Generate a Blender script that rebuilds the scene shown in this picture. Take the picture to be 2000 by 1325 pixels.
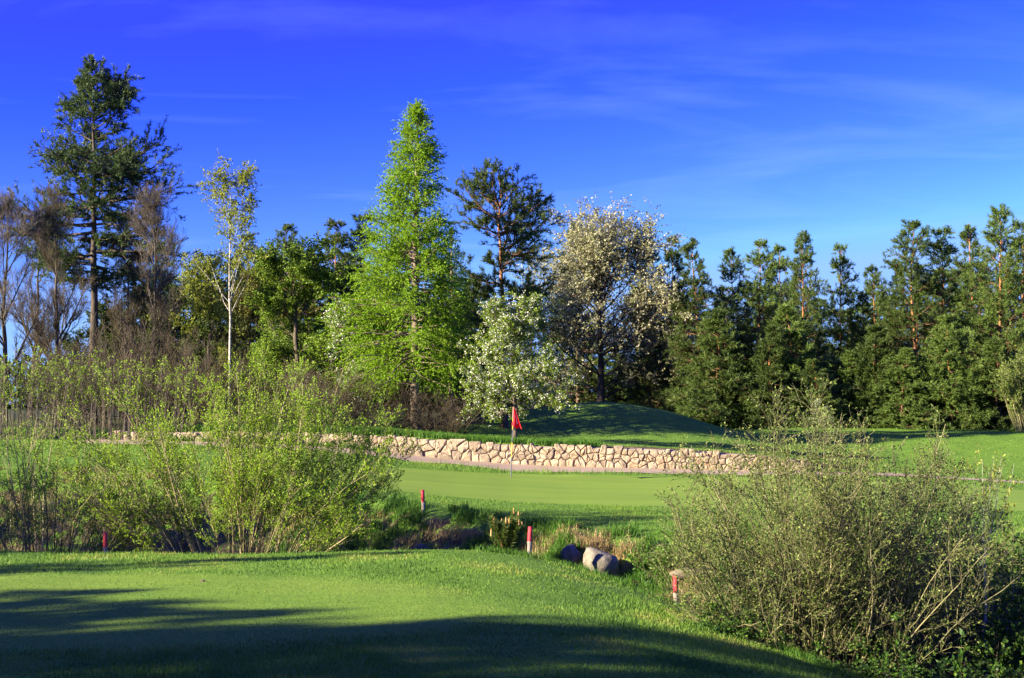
import bpy, math
import numpy as np
R = math.radians
for o in list(bpy.data.objects):
    bpy.data.objects.remove(o)
sc = bpy.context.scene
COL = sc.collection

# ---------------------------------------------------------------- camera
CZ, F, HY = 2.4, 2780.0, 790.0            # eye height over the flag's green, focal length and horizon in photo pixels
cam = bpy.data.cameras.new('camera')
cam.lens = F / 2000 * 36
cam.sensor_width = 36
cam.clip_end = 6000
co = bpy.data.objects.new('camera', cam)
COL.objects.link(co)
co.location = (0, 0, CZ)
co.rotation_euler = (R(90) + math.atan((HY - 662.5) / F), 0, 0)
sc.camera = co

# ---------------------------------------------------------------- sun, sky, exposure
SUN_AZ, SUN_EL = 25.0, 21.0               # degrees from straight left towards the viewer; elevation
S = np.array([-math.cos(R(SUN_AZ)) * math.cos(R(SUN_EL)), -math.sin(R(SUN_AZ)) * math.cos(R(SUN_EL)), math.sin(R(SUN_EL))])
sl = bpy.data.lights.new('sun', 'SUN')
sl.energy = 5.0
sl.angle = R(0.6)
sl.color = (1.0, 0.86, 0.64)
so = bpy.data.objects.new('sun', sl)
COL.objects.link(so)
from mathutils import Vector
so.rotation_euler = Vector(S).to_track_quat('Z', 'Y').to_euler()
so.location = (-30, -10, 30)

world = bpy.data.worlds.new('World')
sc.world = world
world.use_nodes = True
wn, wl = world.node_tree.nodes, world.node_tree.links
wn.clear()
def N(nodes, t, **kw):
    n = nodes.new(t)
    for k, v in kw.items():
        setattr(n, k, v)
    return n
sky = N(wn, 'ShaderNodeTexSky', sky_type='NISHITA', sun_disc=False)
sky.sun_elevation = R(SUN_EL)
sky.sun_rotation = math.atan2(S[0], S[1])
sky.altitude = 400
sky.air_density = 1.0
sky.dust_density = 0.3
sky.ozone_density = 3.0
# colour response of the photograph (a polarised, saturated sky): one curve per channel for the whole dome
sepc = N(wn, 'ShaderNodeSeparateColor')
wl.new(sky.outputs[0], sepc.inputs[0])
cmbc = N(wn, 'ShaderNodeCombineColor')
for ch, (gain, power, deep) in enumerate(((0.052, 2.65, 0.19), (0.0325, 2.8, 0.38), (1.5, 1.0, 4.9))):
    pw = N(wn, 'ShaderNodeMath', operation='POWER')
    pw.inputs[1].default_value = power
    wl.new(sepc.outputs[ch], pw.inputs[0])
    gn = N(wn, 'ShaderNodeMath', operation='MULTIPLY')
    gn.inputs[1].default_value = gain
    wl.new(pw.outputs[0], gn.inputs[0])
    mn = N(wn, 'ShaderNodeMath', operation='MINIMUM')
    mn.inputs[1].default_value = (1.5, 2.8, 6.0)[ch]
    wl.new(gn.outputs[0], mn.inputs[0])
    mxx = N(wn, 'ShaderNodeMath', operation='MAXIMUM')     # the deep blue of the frame's top goes on up to the zenith
    mxx.inputs[1].default_value = deep
    wl.new(mn.outputs[0], mxx.inputs[0])
    wl.new(mxx.outputs[0], cmbc.inputs[ch])
# thin cirrus: noise over the plane of the cloud layer
tc = N(wn, 'ShaderNodeTexCoord')
sep = N(wn, 'ShaderNodeSeparateXYZ')
wl.new(tc.outputs['Generated'], sep.inputs[0])
zz = N(wn, 'ShaderNodeMath', operation='MAXIMUM')
zz.inputs[1].default_value = 0.02
wl.new(sep.outputs['Z'], zz.inputs[0])
za = N(wn, 'ShaderNodeMath', operation='ADD')
za.inputs[1].default_value = 0.06
wl.new(zz.outputs[0], za.inputs[0])
cx = N(wn, 'ShaderNodeMath', operation='DIVIDE')
cy = N(wn, 'ShaderNodeMath', operation='DIVIDE')
wl.new(sep.outputs['X'], cx.inputs[0]); wl.new(za.outputs[0], cx.inputs[1])
wl.new(sep.outputs['Y'], cy.inputs[0]); wl.new(za.outputs[0], cy.inputs[1])
cmb = N(wn, 'ShaderNodeCombineXYZ')
wl.new(cx.outputs[0], cmb.inputs[0]); wl.new(cy.outputs[0], cmb.inputs[1])
mp = N(wn, 'ShaderNodeMapping')
mp.inputs['Rotation'].default_value = (0, 0, R(24))
mp.inputs['Scale'].default_value = (0.55, 1.1, 1)
mp.inputs['Location'].default_value = (8.3, 5.1, 0)
wl.new(cmb.outputs[0], mp.inputs[0])
cn = N(wn, 'ShaderNodeTexNoise')
cn.inputs['Scale'].default_value = 0.9
cn.inputs['Detail'].default_value = 7
cn.inputs['Roughness'].default_value = 0.55
cn.inputs['Distortion'].default_value = 1.6
wl.new(mp.outputs[0], cn.inputs['Vector'])
cr = N(wn, 'ShaderNodeMapRange')
cr.inputs['From Min'].default_value = 0.50
cr.inputs['From Max'].default_value = 0.80
cr.inputs['To Max'].default_value = 0.16
wl.new(cn.outputs['Fac'], cr.inputs['Value'])
cm = N(wn, 'ShaderNodeMix', data_type='RGBA')
cm.inputs['B'].default_value = (3.2, 4.6, 6.8, 1)
wl.new(cr.outputs[0], cm.inputs['Factor'])
wl.new(cmbc.outputs[0], cm.inputs['A'])
bg = N(wn, 'ShaderNodeBackground')
bg.inputs['Strength'].default_value = 0.052
wl.new(cm.outputs['Result'], bg.inputs['Color'])
wo = N(wn, 'ShaderNodeOutputWorld')
wl.new(bg.outputs[0], wo.inputs[0])

vs = sc.view_settings
vs.view_transform = 'Standard'
vs.look = 'None'
vs.gamma = 1
vs.use_curve_mapping = False
vs.exposure = 2.15
cy_ = sc.cycles
cy_.use_denoising = True
cy_.max_bounces = 6
cy_.diffuse_bounces = 3
cy_.glossy_bounces = 2
cy_.transmission_bounces = 4
cy_.caustics_reflective = False
cy_.caustics_refractive = False

# ---------------------------------------------------------------- numpy helpers
def nrm(v):
    return v / np.maximum(np.linalg.norm(v, axis=-1, keepdims=True), 1e-9)
def sstep(a, b, x):
    t = np.clip((x - a) / (b - a), 0, 1)
    return t * t * (3 - 2 * t)
def _hash(i, j, s):
    n = (i * 374761393 + j * 668265263 + s * 1274126177) & 0xFFFFFFFF
    n = ((n ^ (n >> 13)) * 1103515245) & 0xFFFFFFFF
    n = ((n ^ (n >> 15)) * 2246822519) & 0xFFFFFFFF
    return (n & 0xFFFFFF) / float(0xFFFFFF)
def vnoise(x, y, s=0):
    x = np.asarray(x, float); y = np.asarray(y, float)
    i = np.floor(x).astype(np.int64); j = np.floor(y).astype(np.int64)
    u = x - i; v = y - j
    u = u * u * (3 - 2 * u); v = v * v * (3 - 2 * v)
    a = _hash(i, j, s); b = _hash(i + 1, j, s); c = _hash(i, j + 1, s); d = _hash(i + 1, j + 1, s)
    return (a * (1 - u) + b * u) * (1 - v) + (c * (1 - u) + d * u) * v - 0.5
def fbm(x, y, s=0, o=4):
    t, a = 0, 1
    for k in range(o):
        t = t + a * vnoise(x * 2 ** k, y * 2 ** k, s + 17 * k)
        a *= 0.5
    return t

class Geo:
    def __init__(self):
        self.v, self.f, self.a, self.n = [], {3: [], 4: []}, {3: [], 4: []}, 0
    def add(self, v, f, a):
        v = np.asarray(v, float).reshape(-1, 3)
        f = np.asarray(f, np.int64)
        self.v.append(v)
        self.f[f.shape[1]].append(f + self.n)
        self.a[f.shape[1]].append(np.broadcast_to(np.asarray(a, float), (len(f),)))
        self.n += len(v)
    def mesh(self, name, mat, flat=False):
        me = bpy.data.meshes.new(name)
        v = np.concatenate(self.v)
        me.vertices.add(len(v))
        me.vertices.foreach_set('co', v.astype(np.float32).ravel())
        loops, starts, att, p = [], [], [], 0
        for k in (3, 4):
            if self.f[k]:
                f = np.concatenate(self.f[k])
                loops.append(f.ravel())
                starts.append(p + np.arange(len(f)) * k)
                p += f.size
                att.append(np.concatenate(self.a[k]))
        loops = np.concatenate(loops); starts = np.concatenate(starts); att = np.concatenate(att)
        me.loops.add(len(loops))
        me.loops.foreach_set('vertex_index', loops.astype(np.int32))
        me.polygons.add(len(starts))
        me.polygons.foreach_set('loop_start', starts.astype(np.int32))
        at = me.attributes.new('rnd', 'FLOAT', 'FACE')
        at.data.foreach_set('value', att.astype(np.float32))
        me.update(calc_edges=True)
        if flat:
            me.shade_flat()
        if mat:
            me.materials.append(mat)
        return me

def tubes(g, rs, P, Rd, sides=4, attr=None):
    """P (N,K,3) centre lines with radii Rd (N,K)."""
    n, k, _ = P.shape
    T = nrm(np.gradient(P, axis=1))
    ch = nrm(P[:, -1] - P[:, 0])
    ref = nrm(np.cross(ch, rs.normal(size=(n, 3))))[:, None, :]
    n1 = nrm(np.cross(T, ref)); n2 = np.cross(T, n1)
    ang = np.arange(sides) * 2 * math.pi / sides
    ring = P[:, :, None] + Rd[:, :, None, None] * (np.cos(ang)[None, None, :, None] * n1[:, :, None] + np.sin(ang)[None, None, :, None] * n2[:, :, None])
    i = np.arange(n)[:, None, None]; q = np.arange(k - 1)[None, :, None]; j = np.arange(sides)[None, None, :]
    b = i * k * sides + q * sides
    jn = (j + 1) % sides
    f = np.stack(np.broadcast_arrays(b + j, b + jn, b + sides + jn, b + sides + j), -1).reshape(-1, 4)
    if attr is None:
        a = np.repeat(rs.random(n), (k - 1) * sides)
    else:
        a = np.broadcast_to(attr[:, :-1, None], (n, k - 1, sides)).ravel()
    g.add(ring, f, a)

def lerp_line(P, idx, t):
    k = P.shape[1]
    x = t * (k - 1)
    i = np.minimum(x.astype(int), k - 2)
    u = (x - i)[:, None]
    a, b = P[idx, i], P[idx, i + 1]
    return a * (1 - u) + b * u, nrm(b - a), i, u[:, 0]

def march(rs, p0, d0, L, K, wob, grav):
    n = len(p0)
    P = np.empty((n, K, 3)); P[:, 0] = p0
    d = d0.copy()
    for k in range(1, K):
        P[:, k] = P[:, k - 1] + d * (L / (K - 1))[:, None]
        d = nrm(d + rs.normal(size=(n, 3)) * wob + np.array([0, 0, 1.0]) * (grav[:, None] if np.ndim(grav) else grav))
    return P

def grow(rs, P, Rd, num, t0, t1, L, ang, K=4, wob=0.12, grav=0.0, up=0.0, rfac=0.6, rmin=0.003, flat=0.0, lfall=0.4, rtip=0.35):
    """side shoots from every parent line; L = mean length (scalar or per parent)."""
    n = len(P)
    num = np.broadcast_to(np.asarray(num), (n,)).astype(int)
    idx = np.repeat(np.arange(n), num)
    m = len(idx)
    t = t0 + (t1 - t0) * rs.random(m)
    p, tg, i, u = lerp_line(P, idx, t)
    r = Rd[idx, i] * (1 - u) + Rd[idx, i + 1] * u
    rv = rs.normal(size=(m, 3)); rv[:, 2] *= 1 - flat
    perp = nrm(rv - (rv * tg).sum(1, keepdims=True) * tg)
    a = np.radians(ang) * rs.uniform(0.7, 1.3, m)
    d = nrm(tg * np.cos(a)[:, None] + perp * np.sin(a)[:, None] + np.array([0, 0, up]))
    Lm = np.broadcast_to(np.asarray(L, float), (n,))[idx] * (1 - lfall * (t - t0) / max(t1 - t0, 1e-6)) * rs.uniform(0.6, 1.3, m)
    Q = march(rs, p, d, Lm, K, wob, grav)
    r0 = np.maximum(r * rfac, rmin)
    Rq = r0[:, None] * np.linspace(1, rtip, K)[None]
    return Q, np.maximum(Rq, rmin * 0.6)

def leaves(g, rs, p, d, ln, wd, attr=None, cup=0.15):
    """one diamond-shaped quad each, from p along d."""
    n = len(p)
    ln = np.broadcast_to(ln, (n,)) * rs.uniform(0.7, 1.25, n); wd = np.broadcast_to(wd, (n,)) * rs.uniform(0.7, 1.25, n)
    s = nrm(np.cross(d, rs.normal(size=(n, 3))))
    nn = np.cross(d, s)
    mid = p + d * (ln * 0.45)[:, None] + nn * (ln * cup)[:, None]
    v = np.stack([p, mid - s * (wd / 2)[:, None], p + d * ln[:, None], mid + s * (wd / 2)[:, None]], 1)
    f = np.arange(n)[:, None] * 4 + np.arange(4)[None]
    g.add(v, f, rs.random(n) if attr is None else attr)

def along(rs, P, per, t0=0.1, t1=1.0):
    n = len(P)
    idx = np.repeat(np.arange(n), per)
    t = t0 + (t1 - t0) * rs.random(len(idx))
    p, tg, _, _ = lerp_line(P, idx, t)
    return p, tg, idx

def needles(g, rs, p, d, axis, ln, wd, num, attr=None, spread=0.85):
    """tufts: thin triangles fanned round a shoot p->p+d*axis."""
    n = len(p)
    idx = np.repeat(np.arange(n), num)
    m = len(idx)
    base = p[idx] + d[idx] * (axis * rs.random(m))[:, None]
    rv = rs.normal(size=(m, 3))
    rad = nrm(rv - (rv * d[idx]).sum(1, keepdims=True) * d[idx])
    dr = nrm(d[idx] * 0.65 + rad * spread * rs.uniform(0.5, 1.2, m)[:, None])
    L = ln * rs.uniform(0.7, 1.3, m)
    s = nrm(np.cross(dr, rs.normal(size=(m, 3)))) * (wd * 0.5)
    v = np.stack([base - s, base + s, base + dr * L[:, None]], 1)
    f = np.arange(m)[:, None] * 3 + np.arange(3)[None]
    ta = rs.random(n) if attr is None else attr
    g.add(v, f, np.clip(ta[idx] * 0.7 + 0.3 * rs.random(m), 0, 1))

# ---------------------------------------------------------------- materials
def new_mat(name):
    m = bpy.data.materials.new(name)
    m.use_nodes = True
    nt = m.node_tree
    nt.nodes.clear()
    out = nt.nodes.new('ShaderNodeOutputMaterial')
    return m, nt.nodes, nt.links, out

def ramp(nodes, stops):
    r = nodes.new('ShaderNodeValToRGB')
    e = r.color_ramp.elements
    while len(e) < len(stops):
        e.new(0.5)
    for k, (p, c) in enumerate(stops):
        e[k].position = p
        e[k].color = (*c, 1)
    return r

def leaf_mat(name, stops, transl=0.35, rough=0.55, vary=0.25, spec=0.25):
    m, n, l, out = new_mat(name)
    at = N(n, 'ShaderNodeAttribute', attribute_name='rnd')
    r = ramp(n, stops)
    l.new(at.outputs['Fac'], r.inputs[0])
    oi = n.new('ShaderNodeObjectInfo')
    mr = n.new('ShaderNodeMapRange')
    mr.inputs['To Min'].default_value = 1 - vary
    mr.inputs['To Max'].default_value = 1 + vary
    l.new(oi.outputs['Random'], mr.inputs['Value'])
    h = n.new('ShaderNodeHueSaturation')
    l.new(mr.outputs[0], h.inputs['Value'])
    l.new(r.outputs[0], h.inputs['Color'])
    p = n.new('ShaderNodeBsdfPrincipled')
    p.inputs['Roughness'].default_value = rough
    p.inputs['Specular IOR Level'].default_value = spec
    l.new(h.outputs[0], p.inputs['Base Color'])
    t = n.new('ShaderNodeBsdfTranslucent')
    l.new(h.outputs[0], t.inputs['Color'])
    mx = n.new('ShaderNodeMixShader')
    mx.inputs[0].default_value = transl
    l.new(p.outputs[0], mx.inputs[1]); l.new(t.outputs[0], mx.inputs[2])
    l.new(mx.outputs[0], out.inputs[0])
    return m

def noise_mat(name, stops, scale=8.0, detail=6, bump=0.3, rough=0.85, stretch=(1, 1, 1), use_rnd=None, dist=0.02):
    m, n, l, out = new_mat(name)
    t = n.new('ShaderNodeTexCoord')
    mp = n.new('ShaderNodeMapping')
    mp.inputs['Scale'].default_value = stretch
    l.new(t.outputs['Object'], mp.inputs[0])
    ns = n.new('ShaderNodeTexNoise')
    ns.inputs['Scale'].default_value = scale
    ns.inputs['Detail'].default_value = detail
    ns.inputs['Roughness'].default_value = 0.65
    l.new(mp.outputs[0], ns.inputs['Vector'])
    r = ramp(n, stops)
    l.new(ns.outputs['Fac'], r.inputs[0])
    col = r.outputs[0]
    if use_rnd:                             # second ramp along the 'rnd' attribute (height on a trunk)
        at = N(n, 'ShaderNodeAttribute', attribute_name='rnd')
        r2 = ramp(n, use_rnd)
        l.new(at.outputs['Fac'], r2.inputs[0])
        mx = N(n, 'ShaderNodeMix', data_type='RGBA', blend_type='MULTIPLY')
        mx.inputs['Factor'].default_value = 1
        l.new(r.outputs[0], mx.inputs['A']); l.new(r2.outputs[0], mx.inputs['B'])
        col = mx.outputs['Result']
    oi = n.new('ShaderNodeObjectInfo')
    mr = n.new('ShaderNodeMapRange')
    mr.inputs['To Min'].default_value = 0.82
    mr.inputs['To Max'].default_value = 1.12
    l.new(oi.outputs['Random'], mr.inputs['Value'])
    h = n.new('ShaderNodeHueSaturation')
    l.new(mr.outputs[0], h.inputs['Value'])
    l.new(col, h.inputs['Color'])
    p = n.new('ShaderNodeBsdfPrincipled')
    p.inputs['Roughness'].default_value = rough
    p.inputs['Specular IOR Level'].default_value = 0.25
    l.new(h.outputs[0], p.inputs['Base Color'])
    b = n.new('ShaderNodeBump')
    b.inputs['Strength'].default_value = bump
    b.inputs['Distance'].default_value = dist
    l.new(ns.outputs['Fac'], b.inputs['Height'])
    l.new(b.outputs[0], p.inputs['Normal'])
    l.new(p.outputs[0], out.inputs[0])
    return m

M = {}
M['pine'] = leaf_mat('pine_needles', [(0, (0.042, 0.078, 0.016)), (0.5, (0.080, 0.130, 0.024)), (1, (0.125, 0.175, 0.032))], 0.32, vary=0.3)
M['pine_dark'] = leaf_mat('dark_pine_needles', [(0, (0.024, 0.046, 0.016)), (0.5, (0.046, 0.078, 0.022)), (1, (0.080, 0.115, 0.03))], 0.24, vary=0.3)
M['larch'] = leaf_mat('larch_needles', [(0, (0.11, 0.23, 0.010)), (0.5, (0.175, 0.32, 0.014)), (1, (0.25, 0.38, 0.02))], 0.48, vary=0.1)
M['larch_dark'] = leaf_mat('larch_needles_painted_shade', [(0, (0.03, 0.09, 0.014)), (1, (0.075, 0.16, 0.02))], 0.35, vary=0.1)  # darker copy of the larch needles: the tree's shade is put into the colour
M['green_leaf'] = leaf_mat('fresh_green_leaves', [(0, (0.075, 0.14, 0.012)), (0.6, (0.12, 0.20, 0.017)), (1, (0.17, 0.24, 0.024))], 0.38, vary=0.15)
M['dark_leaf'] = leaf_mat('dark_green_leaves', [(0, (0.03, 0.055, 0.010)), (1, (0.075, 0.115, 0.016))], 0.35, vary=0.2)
M['olive_leaf'] = leaf_mat('olive_young_leaves', [(0, (0.08, 0.085, 0.018)), (1, (0.15, 0.145, 0.03))], 0.35, vary=0.1)
M['birch_leaf'] = leaf_mat('birch_leaves', [(0, (0.16, 0.22, 0.02)), (1, (0.33, 0.36, 0.06))], 0.4, vary=0.1)
M['willow_leaf'] = leaf_mat('willow_leaves', [(0, (0.13, 0.24, 0.010)), (0.5, (0.21, 0.35, 0.015)), (1, (0.31, 0.44, 0.03))], 0.45, vary=0.05)
M['sallow_leaf'] = leaf_mat('sallow_buds', [(0, (0.075, 0.125, 0.018)), (0.6, (0.14, 0.20, 0.035)), (1, (0.26, 0.31, 0.085))], 0.35, vary=0.05)
M['cherry'] = leaf_mat('cherry_blossom', [(0, (0.13, 0.15, 0.04)), (0.45, (0.28, 0.285, 0.13)), (0.8, (0.38, 0.365, 0.23)), (1, (0.48, 0.455, 0.34))], 0.35, vary=0.05)
M['blossom'] = leaf_mat('white_blossom', [(0, (0.55, 0.57, 0.46)), (1, (0.82, 0.82, 0.76))], 0.3, vary=0.05)
M['pear_leaf'] = leaf_mat('pear_leaves', [(0, (0.09, 0.16, 0.010)), (1, (0.21, 0.30, 0.025))], 0.4, vary=0.05)
M['grass'] = leaf_mat('grass_blades', [(0, (0.048, 0.120, 0.014)), (0.5, (0.095, 0.190, 0.020)), (0.85, (0.15, 0.240, 0.028)), (1, (0.24, 0.255, 0.055))], 0.35, vary=0)
M['rough_grass'] = leaf_mat('long_grass_blades', [(0, (0.035, 0.11, 0.012)), (0.6, (0.075, 0.18, 0.018)), (1, (0.14, 0.25, 0.03))], 0.4, vary=0)
M['straw'] = leaf_mat('dry_grass_blades', [(0, (0.18, 0.125, 0.05)), (0.6, (0.36, 0.275, 0.12)), (1, (0.50, 0.40, 0.20))], 0.25, vary=0)
M['candle'] = leaf_mat('pine_candles', [(0, (0.42, 0.20, 0.07)), (1, (0.62, 0.36, 0.14))], 0.1, vary=0)
M['pine_bark'] = noise_mat('pine_bark', [(0.3, (0.5, 0.42, 0.36)), (0.7, (1.0, 0.95, 0.9))], 9, stretch=(1, 1, 0.35), bump=0.5,
                           use_rnd=[(0, (0.10, 0.075, 0.055)), (0.35, (0.17, 0.10, 0.06)), (0.55, (0.42, 0.20, 0.085)), (1, (0.46, 0.24, 0.10))])
M['bark'] = noise_mat('grey_brown_bark', [(0.3, (0.035, 0.028, 0.020)), (0.7, (0.12, 0.095, 0.07))], 10, stretch=(1, 1, 0.3), bump=0.5)
M['larch_bark'] = noise_mat('larch_bark', [(0.3, (0.10, 0.075, 0.055)), (0.7, (0.26, 0.20, 0.15))], 10, stretch=(1, 1, 0.3), bump=0.6)
M['birch_bark'] = noise_mat('birch_bark', [(0.36, (0.05, 0.045, 0.04)), (0.46, (0.26, 0.245, 0.21)), (0.7, (0.44, 0.42, 0.37))], 5, stretch=(1, 1, 2.5), bump=0.2)
M['twig_grey'] = leaf_mat('grey_twigs', [(0, (0.05, 0.042, 0.032)), (1, (0.14, 0.115, 0.085))], 0.0, vary=0.15)
M['twig_brown'] = leaf_mat('brown_twigs', [(0, (0.035, 0.027, 0.016)), (1, (0.10, 0.078, 0.046))], 0.0, vary=0.15)
M['twig_olive'] = leaf_mat('olive_willow_twigs', [(0, (0.055, 0.055, 0.024)), (0.6, (0.125, 0.12, 0.052)), (1, (0.25, 0.225, 0.12))], 0.0, vary=0.05)
M['stem_tan'] = leaf_mat('tan_willow_stems', [(0, (0.13, 0.11, 0.05)), (1, (0.33, 0.28, 0.15))], 0.0, vary=0.05)
M['stone'] = noise_mat('cream_stone', [(0.25, (0.17, 0.135, 0.10)), (0.5, (0.31, 0.255, 0.185)), (0.75, (0.45, 0.39, 0.31))], 9, bump=0.5, dist=0.03)
def stone_tones(m):
    n, l = m.node_tree.nodes, m.node_tree.links
    p = [x for x in n if x.type == 'BSDF_PRINCIPLED'][0]
    oi = n.new('ShaderNodeObjectInfo')
    r = ramp(n, [(0, (0.72, 0.70, 0.70)), (0.3, (1.0, 0.93, 0.82)), (0.6, (1.0, 0.98, 0.95)), (0.85, (0.88, 0.76, 0.64)), (1, (1.12, 1.08, 1.0))])
    l.new(oi.outputs['Random'], r.inputs[0])
    mx = N(n, 'ShaderNodeMix', data_type='RGBA', blend_type='MULTIPLY')
    mx.inputs['Factor'].default_value = 1
    l.new(p.inputs['Base Color'].links[0].from_socket, mx.inputs['A']); l.new(r.outputs[0], mx.inputs['B'])
    l.new(mx.outputs['Result'], p.inputs['Base Color'])
stone_tones(M['stone'])
M['mortar'] = noise_mat('wall_core_earth', [(0.3, (0.19, 0.145, 0.10)), (0.7, (0.33, 0.26, 0.185))], 8)
M['path'] = noise_mat('sandy_path', [(0.3, (0.27, 0.195, 0.13)), (0.7, (0.37, 0.28, 0.195))], 1.6, detail=9, bump=0.25)
M['rock'] = noise_mat('grey_boulder', [(0.3, (0.07, 0.062, 0.042)), (0.5, (0.15, 0.135, 0.10)), (0.75, (0.27, 0.245, 0.185))], 7, detail=9, bump=0.8, dist=0.05)
M['mossy'] = noise_mat('mossy_boulder', [(0.35, (0.05, 0.045, 0.035)), (0.5, (0.13, 0.11, 0.08)), (0.62, (0.09, 0.10, 0.025))], 5, detail=9, bump=0.8, dist=0.05)
M['red'] = noise_mat('weathered_red_paint', [(0.35, (0.33, 0.02, 0.03)), (0.7, (0.50, 0.045, 0.06))], 14, bump=0.15, rough=0.6)
M['post'] = noise_mat('weathered_wood', [(0.3, (0.13, 0.11, 0.085)), (0.7, (0.30, 0.265, 0.215))], 12, stretch=(1, 1, 0.2), bump=0.3)
M['flag_red'] = leaf_mat('red_flag_cloth', [(0, (0.55, 0.012, 0.025)), (1, (0.62, 0.018, 0.03))], 0.35, vary=0)
M['white'] = noise_mat('white_print', [(0.3, (0.7, 0.68, 0.66)), (0.7, (0.8, 0.79, 0.77))], 9, bump=0)
M['yellow'] = noise_mat('yellow_paint', [(0.3, (0.62, 0.38, 0.02)), (0.7, (0.75, 0.5, 0.03))], 9, bump=0, rough=0.4)
M['dark_pole'] = noise_mat('dark_grey_paint', [(0.3, (0.05, 0.06, 0.07)), (0.7, (0.10, 0.11, 0.12))], 9, bump=0, rough=0.4)
M['pink_pole'] = noise_mat('faded_red_paint', [(0.3, (0.5, 0.22, 0.20)), (0.7, (0.6, 0.32, 0.28))], 9, bump=0, rough=0.5)
M['leaf_litter'] = leaf_mat('bramble_leaves', [(0, (0.02, 0.06, 0.010)), (0.7, (0.05, 0.12, 0.014)), (1, (0.11, 0.19, 0.02))], 0.35, vary=0.15)
M['yellow_flower'] = leaf_mat('yellow_petals', [(0, (0.75, 0.55, 0.02)), (1, (0.8, 0.65, 0.03))], 0.3, vary=0)

def ground_mat():
    m, n, l, out = new_mat('turf')
    ma = N(n, 'ShaderNodeAttribute', attribute_name='mask')
    sp = n.new('ShaderNodeSeparateColor')
    l.new(ma.outputs['Color'], sp.inputs[0])
    t = n.new('ShaderNodeTexCoord')
    def noise(scale, detail=6, stretch=(1, 1, 1), rough=0.6):
        mp = n.new('ShaderNodeMapping'); mp.inputs['Scale'].default_value = stretch
        l.new(t.outputs['Object'], mp.inputs[0])
        x = n.new('ShaderNodeTexNoise'); x.inputs['Scale'].default_value = scale
        x.inputs['Detail'].default_value = detail; x.inputs['Roughness'].default_value = rough
        l.new(mp.outputs[0], x.inputs['Vector'])
        return x.outputs['Fac']
    def mix(a, b, f):
        x = N(n, 'ShaderNodeMix', data_type='RGBA')
        l.new(f, x.inputs['Factor']); l.new(a, x.inputs['A']); l.new(b, x.inputs['B'])
        return x.outputs['Result']
    big = noise(0.9, 6, (0.16, 1.2, 1), 0.7)
    fine = noise(9, 9, (1, 0.6, 1), 0.75)
    mid = noise(2.2, 7, (0.5, 1.3, 1), 0.65)
    lawn = ramp(n, [(0.3, (0.052, 0.120, 0.014)), (0.5, (0.095, 0.184, 0.018)), (0.72, (0.145, 0.225, 0.026))])
    mm = n.new('ShaderNodeMath'); mm.operation = 'MULTIPLY_ADD'
    mm.inputs[1].default_value = 0.5
    l.new(fine, mm.inputs[0])
    m2 = n.new('ShaderNodeMath'); m2.operation = 'MULTIPLY'; m2.inputs[1].default_value = 0.5
    l.new(mid, m2.inputs[0]); l.new(m2.outputs[0], mm.inputs[2])
    l.new(mm.outputs[0], lawn.inputs[0])
    green = ramp(n, [(0.35, (0.115, 0.20, 0.022)), (0.65, (0.165, 0.245, 0.03))])
    gm = n.new('ShaderNodeMath'); gm.operation = 'MULTIPLY_ADD'; gm.inputs[1].default_value = 0.3
    l.new(fine, gm.inputs[0])
    g2 = n.new('ShaderNodeMath'); g2.operation = 'MULTIPLY'; g2.inputs[1].default_value = 0.7
    l.new(big, g2.inputs[0]); l.new(g2.outputs[0], gm.inputs[2])
    l.new(gm.outputs[0], green.inputs[0])
    soil = ramp(n, [(0.3, (0.03, 0.026, 0.012)), (0.55, (0.085, 0.072, 0.034)), (0.75, (0.18, 0.145, 0.075))])
    l.new(noise(3.0, 9, (1, 1, 1), 0.7), soil.inputs[0])
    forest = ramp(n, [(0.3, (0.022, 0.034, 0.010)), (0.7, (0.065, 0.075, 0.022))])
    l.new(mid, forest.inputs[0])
    # wiggle the soil edge with noise so that turf breaks up into it
    se = n.new('ShaderNodeMath'); se.operation = 'MULTIPLY_ADD'; se.inputs[1].default_value = 1.0
    l.new(sp.outputs[0], se.inputs[0])
    s3 = n.new('ShaderNodeMapRange'); s3.inputs['From Min'].default_value = 0.3; s3.inputs['From Max'].default_value = 0.7
    s3.inputs['To Min'].default_value = -0.45; s3.inputs['To Max'].default_value = 0.45
    l.new(noise(2.6, 5), s3.inputs['Value']); l.new(s3.outputs[0], se.inputs[2])
    s4 = n.new('ShaderNodeMapRange'); s4.inputs['From Min'].default_value = 0.42; s4.inputs['From Max'].default_value = 0.58
    l.new(se.outputs[0], s4.inputs['Value'])
    c = mix(lawn.outputs[0], green.outputs[0], sp.outputs[1])
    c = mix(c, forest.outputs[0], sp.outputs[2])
    c = mix(c, soil.outputs[0], s4.outputs[0])
    p = n.new('ShaderNodeBsdfPrincipled')
    p.inputs['Roughness'].default_value = 0.9
    p.inputs['Specular IOR Level'].default_value = 0.1
    l.new(c, p.inputs['Base Color'])
    b = n.new('ShaderNodeBump'); b.inputs['Distance'].default_value = 0.04
    bs = n.new('ShaderNodeMapRange'); bs.inputs['To Min'].default_value = 0.9; bs.inputs['To Max'].default_value = 0.2
    l.new(sp.outputs[1], bs.inputs['Value']); l.new(bs.outputs[0], b.inputs['Strength'])
    l.new(mm.outputs[0], b.inputs['Height'])
    l.new(b.outputs[0], p.inputs['Normal'])
    l.new(p.outputs[0], out.inputs[0])
    return m
M['turf'] = ground_mat()

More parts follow.
